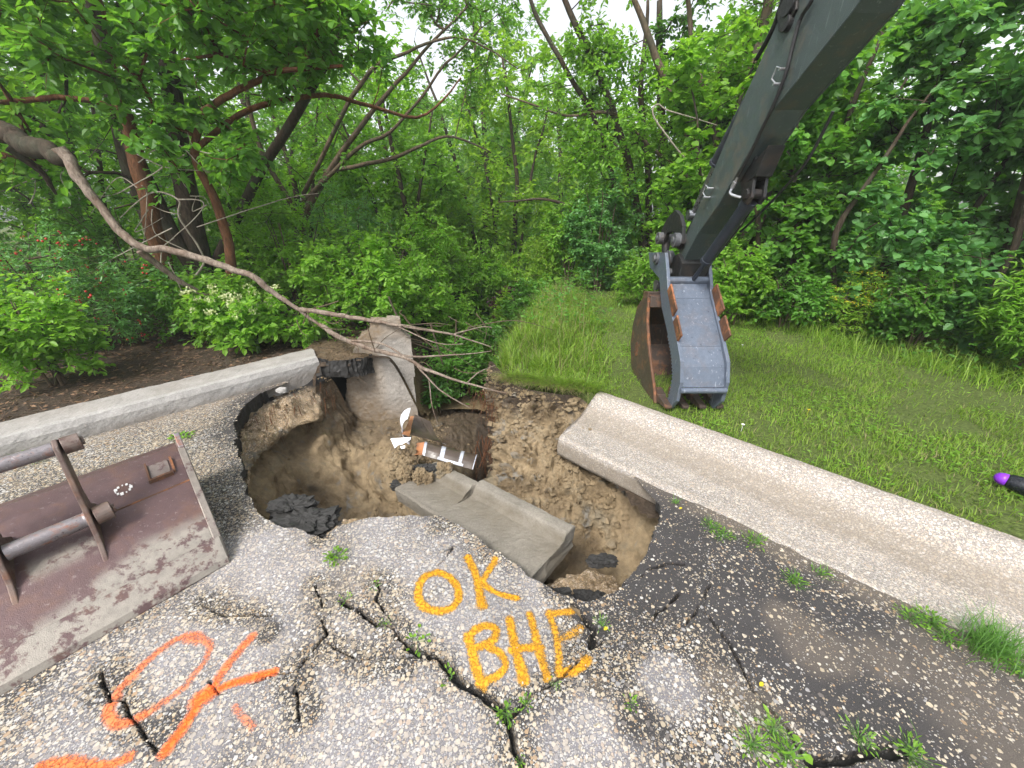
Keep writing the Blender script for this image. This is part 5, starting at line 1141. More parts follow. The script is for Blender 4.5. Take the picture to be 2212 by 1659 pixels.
shrub('small-leaved shrub right of the crooked orange-brown trunk', -2.6, 6.3, .8, .5, 1.9, 'blue', 44, nt=170, leaf=.045, asp=.5)
def berries(root, base, P, S1, rg):
    k = rg.choice(len(S1), 110, replace=False); mb = MB()
    c = S1[k]; c = c[c[:, 0]-.3*c[:, 1] > -99]
    for q in c:
        for _ in range(rg.integers(2, 6)):
            p = q-base+rg.normal(size=3)*.022; mb.tube([p+(0, 0, -.010), p+(0, 0, -.005), p+(0, 0, .005), p+(0, 0, .010)], [.004, .0105, .0105, .004], 6)
    tag(mb.build('berries', L_['red'], root, smooth=True), kind='stuff')
shrub('leafy shrub dotted with clusters of red berries at the left edge', -5.0, 4.25, 1.05, .65, 1.45, 'blue', 45, nt=210, leaf=.055, asp=.38, name='berry_shrub', extra=berries)
shrub('low green shrub in the lower left corner of the undergrowth behind the kerb', -4.25, 3.3, .5, .42, 1.0, 'bright', 46, nt=100, leaf=.06, asp=.6)
shrub('low leafy bush between the berry shrub and the flowering weed', -4.0, 4.75, .75, .5, 1.0, 'mid', 47, nt=130)
shrub('dark bush at the foot of the big multi-stemmed tree', -5.6, 6.0, 1.3, .7, 1.9, 'mid', 48, nt=150, leaf=.065)
shrub('shaded bush on the floor of the gully', -.75, 4.75, .38, .45, .75, 'mid', 49, nt=90, leaf=.05)
shrub('shaded leafy bush on the right side of the gully beneath the long grass', -.28, 5.5, .35, .5, .85, 'mid', 50, nt=90, leaf=.05)
shrub('low broad-leaved plant at the foot of the headwall', -.92, 4.15, .14, .2, .32, 'dark', 51, nt=22, leaf=.07, asp=.55, ns=3, nl=6)
shrub('purple-leaved bush in the gully far behind the hole', .02, 7.6, .5, .4, 1.0, 'purple', 52, nt=110, leaf=.06)
shrub('yellow-green sapling in front of the purple bush', -.12, 6.9, .22, .2, 1.15, 'yellow', 53, nt=45, leaf=.06)
shrub('light shrub right of the purple bush', .75, 7.3, .6, .4, 1.2, 'yellow', 54, nt=100, leaf=.055)
shrub('leafy blue-green shrub at the back of the grass bank', 1.45, 6.6, .6, .4, 1.9, 'blue', 55, nt=170, leaf=.06)
shrub('low leafy sprouts directly left of the excavator bucket', 1.9, 5.5, .5, .3, .8, 'bright', 56, nt=80, leaf=.055, asp=.5)
shrub('open light-green shrub right of the thumb of the excavator', 2.75, 4.75, .45, .3, .95, 'bright', 57, nt=75, leaf=.06)
shrub('leafy shrub between the excavator bucket and the yellow flowers', 3.35, 4.6, .45, .3, .75, 'mid', 58, nt=70, leaf=.055)
shrub('dark-green shrub low in the right thicket behind the yellow flowers', 4.4, 4.05, .5, .35, .9, 'mid', 59, nt=100, leaf=.055)
shrub('narrow-leaved shrub near the right edge of the grass', 4.8, 3.35, .45, .35, 1.1, 'bright', 60, nt=110, leaf=.075, asp=.28)
shrub('green shrub in the far right corner behind the grass', 5.2, 2.6, .5, .4, 1.1, 'mid', 61, nt=110, leaf=.06)
shrub('leafy sapling filling the gap behind the crooked orange-brown trunk', -4.2, 6.7, .9, .5, 2.3, 'bright', 99, nt=180, leaf=.07)
shrub('pale green thicket left of the sunlit gap in the middle distance', -2.2, 9.5, 1.5, .7, 2.2, 'yellow', 100, nt=200, leaf=.09)
shrub('broad green thicket in the middle distance behind the middle clump', 2.6, 9.5, 1.6, .7, 2.2, 'bright', 101, nt=200, leaf=.09)
shrub('green thicket in the distance behind the leaning trunks', -6.5, 10, 1.9, .8, 2.4, 'bright', 102, nt=220, leaf=.10)
shrub('distant thicket behind the right edge of the wood', 7.5, 8.2, 1.9, .8, 2.3, 'bright', 103, nt=220, leaf=.09)
shrub('leafy bush crowding the kerb behind the flowering weed', -3.5, 4.6, .55, .35, .8, 'bright', 104, nt=110, leaf=.065)
shrub('rounded green shrub closing the far edge of the grass bank on its left', .3, 6.75, .5, .35, 1.15, 'mid', 95, nt=110, leaf=.06)
shrub('yellow-green shrub closing the far edge of the grass bank on its right', 1.0, 6.95, .55, .35, 1.5, 'bright', 96, nt=120, leaf=.065)
shrub('tall light shrub in the gully beyond the purple bush', -.75, 8.3, .8, .5, 1.7, 'bright', 97, nt=150, leaf=.07)
shrub('sunlit yellow shrub further down the gully', .5, 8.9, .9, .5, 1.5, 'yellow', 98, nt=150, leaf=.08)
shrub('shrub on the left bank of the gully further back', -1.9, 7.6, 1.0, .6, 1.5, 'bright', 62, nt=150, leaf=.06)
shrub('pale shrub in the sunlit gap beyond the gully', -.4, 9.5, 1.0, .6, 1.3, 'yellow', 63, nt=130, leaf=.08)
def gold(root, base, P, S1, rg):
    t = S1[S1[:, 2] > np.quantile(S1[:, 2], .55)]; t = np.repeat(t, 9, 0)+rg.normal(size=(len(t)*9, 3))*np.array((.03, .03, .008)); m = len(t)
    V, F, r = leaves(t-base, rg.normal(size=(m, 3)), np.array((0, 0, 1.))+rg.normal(size=(m, 3))*.3, .014, .010, rg.random(m), True); mesh('flowers', V, F, L_['gold'], root, attrs=dict(rnd=r))['kind'] = 'stuff'
shrub('plant with flat yellow flower heads at the edge of the right thicket', 3.95, 4.35, .34, .2, .72, 'yellow', 64, nt=45, leaf=.05, asp=.3, name='yellow_flower_plant', extra=gold)
def cream(root, base, P, S1, rg):
    t = S1[S1[:, 2] > np.quantile(S1[:, 2], .66)]+np.array((0, 0, .05)); t = t[rg.choice(len(t), min(44, len(t)), replace=False)]; t = np.repeat(t, 22, 0)+rg.normal(size=(len(t)*22, 3))*np.array((.026, .02, .014)); m = len(t)
    V, F, r = leaves(t-base, rg.normal(size=(m, 3)), rg.normal(size=(m, 3)), .026, .022, rg.random(m), True); mesh('flowers', V, F, L_['cream'], root, attrs=dict(rnd=r))['kind'] = 'stuff'
shrub('wild plant with cream flower clusters and broad leaves behind the left kerb', -3.0, 4.25, .46, .28, .72, 'bright', 65, nt=48, leaf=.085, asp=.6, name='flowering_weed', extra=cream, bm='stem', gap=-1)
shrub('low leafy weed between the flowering plant and the kerb end', -2.45, 4.45, .35, .25, .38, 'bright', 66, nt=45, leaf=.06, gap=-1, bm='stem')
# ---- far trees ----
TF = 'trees far behind the gully'
FT = [(-10.5, 6.8, 5, 1.8, 'mid'), (-9., 8.8, 5.5, 1.8, 'bright'), (-2.4, 8.7, 4.6, 1.3, 'bright'), (-.1, 10.2, 5.2, 1.3, 'yellow'), (-4.8, 9.2, 5.2, 1.5, 'bright'), (-.9, 12.5, 7.2, 2.1, 'far'), (-3.2, 11, 5.2, 1.9, 'far'), (1.6, 16, 6.5, 2.6, 'far'), (4.6, 12, 6, 2.2, 'bright'), (-7, 12, 7, 2.6, 'mid'), (-1.6, 20, 5.5, 3.0, 'far'), (7.5, 10.5, 6.5, 2.4, 'mid'), (-12, 11, 7.5, 3., 'dark'), (11, 8, 6.5, 2.6, 'mid'), (9.5, 17, 8, 3.4, 'far'), (-9, 20, 9, 4, 'far'), (4, 27, 8, 4, 'far'), (-4, 32, 9, 5, 'far'), (16, 22, 10, 5, 'mid'), (-19, 22, 11, 5, 'mid'), (-14, 4, 6, 2.5, 'dark'), (13, 1, 6, 2.5, 'mid')]
FL = ['green tree closing the view at the left edge above the berry shrub', 'light tree behind the left edge between the dark trunk and the berry shrub', 'light green tree just behind the arching limbs', 'yellow-green sunlit tree over the gully in the middle', 'bright tree between the big left tree and the arching one', 'tall pale tree filling the gap above the middle of the gully', 'pale green tree left of the sunlit gap beyond the gully', 'hazy tree closing the sunlit gap in the middle', 'light green tree behind the middle clump', 'green tree far behind the big left tree', 'lowest hazy tree at the far end of the gully', 'green tree far behind the right thicket', 'dark tree far behind the left edge', 'tree far behind the right edge', 'tall tree beyond the right thicket', 'tall tree beyond the left clump', 'distant tree right of the gully end', 'distant broad tree left of the gully end', 'distant tree at the far right', 'distant tree at the far left', 'dark tree just outside the left edge', 'tree just outside the right edge']
for k, (x, y, h, r, lm) in enumerate(FT):
    sd = 70+k; rg = np.random.default_rng(sd); z0 = gz(x, y)
    plant('distant_tree', FL[k], 'tree', [(st(x, y, (x+.2, y, h*.35), (x-.1, y, h*.85)), [.05*r+.03, .04*r, .02]), (st(x+.1, y, (x+r*.4, y, h*.4), (x+r*.7, y, h*.7)), [.03*r, .025*r, .015]), (st(x-.1, y, (x-r*.35, y, h*.4), (x-r*.75, y, h*.75)), [.03*r, .025*r, .015])],
          [(x, y, h*.55, r, r*.7, h*.42), (x+r*.4, y, h*.35, r*.7, r*.6, h*.3), (x-r*.4, y, h*.3, r*.8, r*.6, h*.28)], nt=int(110+14*r*r), ns=6, nl=8, leaf=.06+.012*y*.5, asp=.65, lm=lm, bm='dark', seed=sd, clus=.2+.015*y, group=TF, gap=-.2, simple=True)

# ---- fallen log and dead branches ----
def branch(name, label, paths, mat, cat='branch', group=None, k=10):
    base = np.array(paths[0][0][0]); root = MB()
    for j, (pts, r) in enumerate(paths):
        n = max(12, int(9*len(pts))); P, R = chain_noise(pts, r, j*5.1+len(label), n*2, .018)
        R = R*(1+.22*fbm(P, 7, 3, j)+.12*fbm(P, 25, 2, j)); P = P+np.stack([fbm(P, 6, 3, c) for c in (3, 44, 85)], -1)*R[:, None]*.7; root.tube(P, R, k)
    return tag(root.build(name, mat, None, smooth=True), label, cat, group)
branch('fallen_log', 'long bare weathered log slanting down from upper left to the kerb end', [
    ([D(128, 318, 4.22), D(165, 370, 4.18), D(215, 440, 4.15), D(290, 525, 4.1), D(360, 540, 4.1), D(440, 560, 4.1), D(530, 590, 4.05), D(590, 630, 4.05), D(650, 670, 4.05), D(695, 705, 4.05)], [.055, .049, .043, .038, .036, .037, .034, .031, .026, .021, .018]),
    ([D(300, 540, 4.1), D(380, 600, 4.3), D(470, 650, 4.5), D(560, 680, 4.6)], [.035, .028, .02, .01])], B_['dead'], 'log')
branch('dead_log', 'dark rotting trunk end entering at the left edge above the pale log', [([D(-90, 240, 4.4), D(0, 290, 4.35), D(80, 325, 4.3), D(150, 342, 4.22)], [.13, .11, .095, .06]), ([D(20, 320, 4.35), D(90, 370, 4.5), D(120, 420, 4.6)], [.05, .03, .01])], B_['dark'], 'log')
DG = 'dead branches across the hole'
branch('dead_branch', 'upper dead branch running from the log end over the headwall to the grass bank', [([D(650, 668, 4.05), D(713, 676, 4.0), D(790, 690, 3.9), D(851, 701, 3.8), D(920, 712, 3.7), D(978, 723, 3.65), D(1062, 749, 3.6)], [.03, .026, .022, .018, .014, .01, .004]), ([D(978, 723, 3.65), D(1040, 705, 3.7), D(1064, 706, 3.7)], [.009, .006, .003]), ([D(851, 701, 3.8), D(940, 740, 3.6), D(1000, 742, 3.5)], [.008, .006, .003])], B_['dead'], group=DG, k=7)
branch('dead_branch', 'lower dead branch forking in front of the headwall with its tips over the clay', [([D(690, 702, 4.05), D(735, 727, 3.8), D(804, 756, 3.6), D(869, 770, 3.45), D(920, 796, 3.4), D(975, 818, 3.3), D(1026, 832, 3.25), D(1098, 850, 3.15), D(1160, 849, 3.1)], [.028, .026, .022, .019, .016, .013, .010, .006, .003]), ([D(869, 767, 3.45), D(920, 770, 3.5), D(982, 767, 3.5), D(1062, 758, 3.5)], [.012, .010, .007, .003]), ([D(902, 790, 3.4), D(950, 840, 3.3), D(1015, 880, 3.2)], [.010, .008, .003]), ([D(925, 815, 3.4), D(932, 870, 3.3), D(945, 915, 3.25)], [.006, .005, .003]), ([D(1008, 828, 3.25), D(1035, 805, 3.35), D(1070, 790, 3.4)], [.007, .006, .003]), ([D(760, 735, 3.7), D(830, 745, 3.6), D(900, 790, 3.4)], [.012, .01, .008])], B_['dead'], group=DG, k=7)
branch('dead_branch', 'thin pale dead branch hooking down left of the excavator arm', [([D(1530, 390, 5.6), D(1480, 340, 5.6), D(1440, 290, 5.6), D(1410, 245, 5.6), D(1420, 225, 5.6), D(1450, 240, 5.6), D(1550, 270, 5.5)], [.012, .011, .010, .009, .009, .008, .004])], B_['pale'], k=6)
branch('dead_branch', 'bare curved twig loop on the dark tree above the log', [([D(400, 620, 4.8), D(440, 560, 4.7), D(390, 470, 4.6), D(385, 430, 4.6), D(330, 415, 4.6), D(260, 470, 4.5)], [.012, .011, .010, .009, .008, .004]), ([D(385, 430, 4.6), D(440, 445, 4.6), D(350, 540, 4.5)], [.008, .006, .003])], B_['pale'], k=6)
branch('dead_branch', 'thick dark limb rising to the right behind the thumb of the excavator', [([D(1560, 600, 5.2), D(1640, 540, 5.2), D(1750, 470, 5.1), D(1840, 400, 5.0)], [.07, .06, .05, .03])], B_['dark'], k=8)
rg = np.random.default_rng(5)
for k in range(9):      # brushwood in the gully and litter behind the kerb
    u0, v0 = [(840, 640), (870, 680), (930, 620), (600, 690), (520, 640), (930, 700), (420, 700), (985, 690), (560, 720)][k]
    u1, v1 = [(960, 860), (1010, 800), (1000, 760), (730, 650), (600, 720), (975, 860), (470, 610), (1000, 850), (640, 700)][k]
    lb = ['brown stick standing in the gully beside the headwall edge', 'stick leaning across the gully behind the dead branches', 'thin stick in the gully under the purple bush', 'thin stick among the weeds above the kerb end', 'thin stick lying under the fallen log', 'upright brown stick deep in the gully', 'grey stick behind the flowering weed', 'slender stick near the right side of the gully', 'short stick on the soil just behind the ledge'][k]
    Y0 = [4.3, 4.6, 5.5, 4.5, 4.7, 4.5, 4.6, 4.9, 4.3][k]
    branch('stick', lb, [([D(u0, v0, Y0), D((u0+u1)/2+rg.normal()*12, (v0+v1)/2, Y0), D(u1, v1, Y0)], [.012, .011, .008])], B_['twig'], 'stick', 'sticks in the undergrowth', 6)

mb_paths = []
rgt = np.random.default_rng(17)
for k in range(26):      # tangle of fine dead twigs around the log
    u, v = rgt.uniform(60, 520), rgt.uniform(330, 600); Y0 = rgt.uniform(4.3, 4.9); du, dv = rgt.normal()*90, rgt.normal()*60+30
    mb_paths.append(([D(u, v, Y0), D(u+du*.5+rgt.normal()*20, v+dv*.5+rgt.normal()*20, Y0+.05), D(u+du, v+dv, Y0)], [.007, .005, .002]))
tag(branch('dead_twigs', 'tangle of fine grey dead twigs around the fallen log', mb_paths, B_['pale'], k=5), None, None, None, 'stuff')
mb_paths = []
for k in range(38):
    u, v = rgt.uniform(640, 1030), rgt.uniform(665, 800); Y0 = rgt.uniform(3.5, 4.5); du, dv = rgt.normal()*60+40, rgt.normal()*30+22
    mb_paths.append(([D(u, v, Y0), D(u+du*.5+rgt.normal()*12, v+dv*.5+rgt.normal()*12, Y0-.05), D(u+du, v+dv, Y0-.1)], [.006, .0045, .002]))
tag(branch('dead_twigs', 'dense tangle of thin dark twigs hanging over the headwall and gully', mb_paths, B_['twig'], k=5), None, None, None, 'stuff')
# ---- hanging roots in the hole ----
def strands(name, label, pts, n, length, spread, mat, r=.0022, sd=1):
    rg = np.random.default_rng(sd); mb = MB()
    for k in range(n):
        p = np.array(pts[rg.integers(len(pts))])+rg.normal(size=3)*spread; L = length*(.4+rg.random()); d = np.array((rg.normal()*.25, rg.normal()*.1-.1, -1.))
        q = [p+d*L*t+rg.normal(size=3)*.012*t for t in (0, .35, .7, 1)]; mb.tube(catmull(q, 7), np.linspace(r*(.6+rg.random()), r*.3, 7), 4, False)
    return tag(mb.build(name, mat, None), label, 'roots', 'roots hanging in the hole', 'stuff')
strands('hanging_roots', 'fine reddish roots hanging from the rim of the left hole wall', [tuple(CAVQ[i, int(NR*.12)]) for i in range(int(NA*6.0/26), int(NA*8.3/26), 12)], 70, .22, .06, B_['red'], .003, 4)
strands('hanging_roots', 'tangled brown roots under the grass bank at the gully edge', [(-.25, 3.45, -.15), (-.3, 3.6, -.2), (-.2, 3.3, -.1), (-.12, 3.1, -.12)], 90, .18, .06, B_['red'], .0025, 6)
strands('hanging_roots', 'longer reddish roots across the dark void beside the clay', [(-.22, 3.1, -.45), (-.28, 3.2, -.5)], 22, .45, .05, B_['red'], .0035, 8)

# ---- grass ----
def blades(name, label, P, h, w, lm, rg, lean=.5, seg=3, kind='stuff', cat='grass', parent=None, direc=None):
    m = len(P); az = rg.random(m)*6.283; d = np.stack([np.cos(az), np.sin(az), 0*az], -1)
    if direc is not None: d = unit(d+np.array(direc))
    s = np.stack([-d[:, 1], d[:, 0], 0*az], -1); H = np.broadcast_to(h, (m,))[:, None]*(.6+.7*rg.random((m, 1))); ln = lean*(.3+1.2*rg.random((m, 1)))
    V = []; 
    for k in range(seg+1):
        t = k/seg; c = P+np.array((0, 0, 1.))*H*(t-.32*ln*t*t)+d*H*ln*t*t; ww = w*(1-t)**.6*.5 if k < seg else 0
        V += [c-s*ww, c+s*ww] if k < seg else [c]
    V = np.stack(V, 1); n = V.shape[1]; q = np.array([[2*k, 2*k+1, 2*k+3, 2*k+2] for k in range(seg-1)]); tr = np.array([[2*seg-2, 2*seg-1, 2*seg]])
    off = np.arange(m)[:, None, None]*n
    r = np.repeat(np.clip(rg.random(m), 0, 1), n)
    o = mesh(name, V.reshape(-1, 3), [(q[None]+off).reshape(-1, 4), (tr[None]+off).reshape(-1, 3)], L_[lm], parent, attrs=dict(rnd=r))
    return tag(o, label, cat if parent is None and kind != 'stuff' else (cat if parent is None else None), None, kind)
rg = np.random.default_rng(77)
def scatter(n, x0, x1, y0, y1, f):
    x = rg.uniform(x0, x1, n); y = rg.uniform(y0, y1, n); k = f(x, y) > rg.random(n); x, y = x[k], y[k]; return np.stack([x, y, terrain(x, y)-.005], -1)
def lawn(x, y):
    gn = (x-G0[0])*GN[0]+(y-G0[1])*GN[1]; inside = inpoly(x, y, tc)
    return sstep(.66, .72, gn)*(~inside)*(ravine(x, y) < .12)*(1-sstep(6., 6.8, y))*(.12+.88*sstep(-.28, .12, fbm2(x, y, 2.8, 3, 7.)))*((x > -.35))
P = scatter(150000, -.4, 5.6, .2, 7.2, lawn); dn = np.hypot(P[:, 0], P[:, 1])
blades('grass', 'short mown grass with clover on the bank right of the gutter', P, .055, .0055, 'grass', rg, .7, 2)
P = scatter(16000, -.4, 5.6, .2, 7., lambda x, y: lawn(x, y)*.6); blades('dry_grass', 'dry straw blades scattered through the short grass', P, .05, .005, 'straw', rg, 1., 2)
def clover():
    P = scatter(26000, -.2, 5.6, .2, 6.5, lambda x, y: lawn(x, y)*sstep(0, .3, fbm2(x, y, 1.8, 3, 51.))); m = len(P); P[:, 2] += .02+.03*rg.random(m)
    V, F, r = leaves(P, np.c_[rg.normal(size=(m, 2)), .1*rg.normal(size=m)], np.array((0, 0, 1.))+rg.normal(size=(m, 3))*.3, .022+.02*rg.random(m), .014, rg.random(m), True)
    tag(mesh('ground_cover', V, F, L_['bright'], attrs=dict(rnd=r)), 'broad-leaved ground cover mixed into the grass', 'ground cover', None, 'stuff')
clover()
P = scatter(32000, -.45, 1.1, 3.1, 6.4, lambda x, y: (x > -.30-.0*y)*(~inpoly(x, y, tc))*(ravine(x, y) < .35)*(1-sstep(.2, 1.0, x-.25*(y-3.2)))); Ps = P[::22]; blades('tall_straw', 'pale seed stems standing in the long grass', Ps, .34, .005, 'straw', rg, .5, 4, direc=(-.3, -.2, 0)); blades('long_grass', 'long arching grass on the bank at the gully edge', P[::2], .10+.17*np.clip(.5+1.4*fbm2(P[::2, 0], P[::2, 1], 3.5, 3, 6.), 0, 1)*(1-.6*sstep(.2, .9, P[::2, 0])), .010, 'grass', rg, .8, 4, direc=(-.2, -.2, 0))
P = scatter(16000, 1., 5.8, 2., 6.8, lambda x, y: (lambda d: sstep(-.35, .0, d)*(1-sstep(.35, .7, d)))(((x-3.25)*.83+(y-4.75)*.56))); blades('long_grass', 'taller grass fringe along the foot of the right thicket', P, .22, .007, 'grass', rg, .8, 4)
# overhang of grass on the soil rim
P = np.array([(-.02+.75*t+rg.normal()*.03, 3.26-.25*t+rg.normal()*.03, .1) for t in rg.random(1500)]); blades('rim_grass', 'grass and dry stems drooping over the clay rim', P, .15, .006, 'grass', rg, 1.15, 4, direc=(-.1, -.7, 0))
P = np.array([(-.15+.8*t+rg.normal()*.04, 3.3-.28*t+rg.normal()*.03, .1) for t in rg.random(700)]); blades('rim_straw', 'pale dry stems hanging over the clay rim', P, .13, .005, 'straw', rg, 1.4, 4, direc=(-.2, -.9, 0))
def undergrowth(name, label, n, x0, x1, y0, y1, f, lm, size, hmax):
    P = scatter(n, x0, x1, y0, y1, f); m = len(P); P[:, 2] += hmax*rg.random(m)**1.3
    V, F, r = leaves(P, np.c_[rg.normal(size=(m, 2)), .3*rg.normal(size=m)], np.array((0, 0, 1.))+rg.normal(size=(m, 3))*.45, size*(.6+.7*rg.random(m)), size*.55, rg.random(m), True)
    tag(mesh(name, V, F, L_[lm], attrs=dict(rnd=r)), label, 'ground cover', None, 'stuff')
lsoil = lambda x, y: (((x-C0[0])*CN[0]+(y-C0[1])*CN[1]) > .75)*(~inpoly(x, y, tc))*sstep(-.25, .15, fbm2(x, y, 1.2, 3, 91.))*sstep(4.2, 4.9, y-.35*(x+4))
undergrowth('undergrowth', 'low leafy undergrowth under the left trees', 14000, -9, -.9, 3, 9, lsoil, 'dark', .07, .35)
undergrowth('undergrowth', 'leafy growth on the gully sides', 9000, -2.2, 1.2, 4.3, 10, lambda x, y: 1.*(~inpoly(x, y, tc)), 'mid', .06, .4)
undergrowth('undergrowth', 'low green growth beyond the bank', 30000, -8, 12, 6.5, 22, lambda x, y: 1.+0*x, 'bright', .13, .6)
undergrowth('undergrowth', 'low shaded growth beneath the right thicket', 12000, 1.2, 7.5, 1.5, 7.5, lambda x, y: 1.*(((x-3.25)*.83+(y-4.75)*.56) > .1), 'mid', .06, .4)
def litter():
    n = 9000; x = rg.uniform(-6, -1.6, n); y = rg.uniform(2.2, 6.2, n); cn = (x-C0[0])*CN[0]+(y-C0[1])*CN[1]; k = (cn > KW+.02)&(~inpoly(x, y, tc)); P = np.stack([x[k], y[k], terrain(x[k], y[k])+.01], -1); m = len(P)
    V, F, r = leaves(P, np.c_[rg.normal(size=(m, 2)), .15*rg.normal(size=m)], np.array((0, 0, 1.))+rg.normal(size=(m, 3))*.35, .03+.05*rg.random(m), np.where(rg.random(m) < .5, .006, .02), rg.random(m), True)
    tag(mesh('leaf_litter', V, F, L_['litter'], attrs=dict(rnd=r)), 'brown leaf litter and wood chips on the soil behind the left kerb', 'leaf litter', None, 'stuff')
L_['litter'] = mat_leaf('leaf_litter', (.05, .028, .016), (.22, .13, .075), .8, .05); litter()

# ---- weeds in the cracks ----
def weed(label, c, n, size, lm='bright', h=.05, asp=.5, seed=1, name='weed', grp='weeds in the asphalt cracks', bl=0):
    rg = np.random.default_rng(seed); c = np.array(c, float); root = empty(name, c, label, 'weed', grp)
    m = n; az = rg.random(m)*6.283; rr = rg.random(m)**.7*size; P = np.stack([np.cos(az)*rr, np.sin(az)*rr, h*(.2+.8*rg.random(m))*(1-rr/size*.5)], -1)
    mb = MB(); V, F = rods(np.zeros((m, 3)), P, .0012, .0006); mb.add(V, F); mb.build('stem', B_['stem'], root)
    d = np.c_[np.cos(az), np.sin(az), .3+0*az]+rg.normal(size=(m, 3))*.3
    V, F, r = leaves(P-d*.0, d, np.array((0, 0, 1.))+rg.normal(size=(m, 3))*.3, size*.42*(.6+.6*rg.random(m)), size*.42*asp*(.6+.6*rg.random(m)), rg.random(m)); mesh('leaf', V, F, L_[lm], root, attrs=dict(rnd=r))['kind'] = 'stuff'
    if bl: blades('blade', None, rg.normal(size=(bl, 3))*np.array((size*.35, size*.35, 0)), size*1.0, .0035, 'weed', rg, 1.1, 3, parent=root)
    return root
WD = [((35, 410), 55, .05, 'feathery weed in the gravel left of the yellow letters', .6), ((270, 585), 8, .03, 'tiny weed on the crack tip above left of the yellow letters', .6), ((90, 660), 10, .03, 'tiny weed at the left end of the main crack', .6), ((325, 795), 10, .025, 'small weed in the widest part of the main crack', .5),
      ((515, 905), 14, .048, 'round-leaved seedling in the middle of the main crack', .75), ((725, 1115), 8, .038, 'seedling in the main crack left of the letter B', .75), ((1050, 1335), 36, .036, 'weed tuft where three cracks meet', .45), ((1165, 1290), 30, .03, 'weed tuft just right of where three cracks meet', .45), ((1330, 1155), 14, .022, 'tiny weed on the crack below the letter E', .5), ((1130, 1630), 16, .02, 'weed in the crack at the bottom edge of the picture', .5), ((1790, 1275), 18, .028, 'small weed on the dark asphalt below the whitish spot', .5), ((1610, 800), 16, .035, 'grassy weed at the right corner of the lettered plate', .25)]
for i, ((a, b), n, s, lb, asp) in enumerate(WD): x, y = Z2(a, b); weed(lb, (x, y, -.004), n, s, seed=i+1, asp=asp, h=s*.9, bl=10 if i in (11, 6) else 0)
WG = [((35, 80), 6, .03, 'grass weed at the hole end of the gutter joint'), ((250, 230), 20, .05, 'first grassy weed along the gutter joint from the hole'), ((320, 285), 30, .05, 'second grassy weed along the gutter joint from the hole'), ((510, 320), 26, .06, 'third grassy weed along the gutter joint from the hole'), ((735, 540), 34, .05, 'leafy reddish-stemmed weed on the silt near the gutter'), ((900, 505), 10, .04, 'small grass weed against the gutter beside the reddish-stemmed weed'), ((1430, 770), 26, .05, 'grass weed at the gutter left of the thick tuft'), ((1560, 800), 50, .06, 'leafy weed at the gutter between the small and the thick tuft'), ((1650, 890), 22, .05, 'low weed directly left of the thick tuft'), ((2080, 1100), 30, .05, 'weed at the gutter right of the thick tuft')]
for i, ((a, b), n, s, lb) in enumerate(WG): x, y = Z3(a, b); weed(lb, (x, y, .0), n, s, seed=i+30, asp=.35, h=s*.6, bl=26, grp='weeds along the gutter joint')
x, y = Z3(1900, 950); t_ = empty('grass_tuft', (x, y, 0), 'thick dark grass tuft leaning on the gutter edge at right', 'grass tuft'); blades('blade', None, rg.normal(size=(420, 3))*np.array((.05, .035, 0)), .11, .003, 'weed', rg, .8, 4, parent=t_, direc=(.3, .3, 0))
WB = [((500, 1530), 44, .05, 'left leafy weed at the bottom right edge'), ((620, 1440), 36, .045, 'weed standing behind the broad round leaves at the bottom right'), ((710, 1600), 44, .05, 'weed below the broad round leaves at the bottom right'), ((1130, 1480), 26, .045, 'weed above the dark slot at the bottom right'), ((1430, 1580), 44, .055, 'bushy weed at the right end of the dark slot')]
for i, ((a, b), n, s, lb) in enumerate(WB): x, y = Z3(a, b); weed(lb, (x, y, .0), n, s, seed=i+50, asp=.33, h=s*.9, bl=14, grp='weeds at the bottom right')
x, y = Z3(710, 1450); weed('pair of broad round leaves at the bottom right', (x, y, 0), 5, .06, 'bright', seed=61, asp=.95, h=.06, grp='weeds at the bottom right')
for i, ((u, v), n, s, lb) in enumerate([((60, 985), 20, .09, 'grass weed at the kerb foot on the left edge'), ((62, 962), 7, .07, 'bright leaf sprout at the kerb foot above the bucket pin'), ((395, 925), 40, .07, 'tiny creeping weed on the asphalt beyond the bucket corner')]):
    q = G(u, v+18, 0); weed(lb, q, n, s, 'bright', seed=i+70, asp=.6, h=s*(.9 if i < 2 else .3), bl=20 if i == 0 else 0)
# dandelion-like dots in the lawn, fallen yellow leaves
for (u, v), mt, nm, lb in (((1747, 885), 'gold', 'flower', 'small yellow flower in the grass right of the excavator bucket'), ((1604, 745), 'petal', 'flower', 'white clover flower just right of the thumb'), ((1605, 917), 'petal', 'flower', 'white clover flower between bucket teeth and gutter')):
    q = G(u, v, .17); az = np.arange(9)*.7; V, F, r = leaves(np.repeat(q[None], 9, 0), np.c_[np.cos(az), np.sin(az), .3+0*az], np.array((0, 0, 1.))+np.zeros((9, 3)), .014, .008, np.ones(9)); mb = MB(); mb.add(V, F); mb.tube([q, q-(0, 0, .06)], .0012, 4); V = np.concatenate(mb.v)
    tag(mesh(nm, V, [np.concatenate(f) for f in mb.f.values()], L_[mt], attrs=dict(rnd=np.ones(len(V)))), lb, 'flower')
for (a, b), fr, lb in (((1625, 845), Z2, 'yellow fallen leaf beside the right corner of the lettered plate'), ((65, 125), Z3, 'yellow fallen leaf at the gutter joint near the hole'), ((540, 1178), Z3, 'orange leaf scrap on the stony dark asphalt')):
    x, y = fr(a, b); V, F, r = leaves(np.array([[x, y, .006]]), np.array([[.8, .5, .1]]), np.array([[.1, 0, 1.]]), .022, .015, np.ones(1)); tag(mesh('fallen_leaf', V, F, L_['gold'], attrs=dict(rnd=r)), lb, 'leaf')
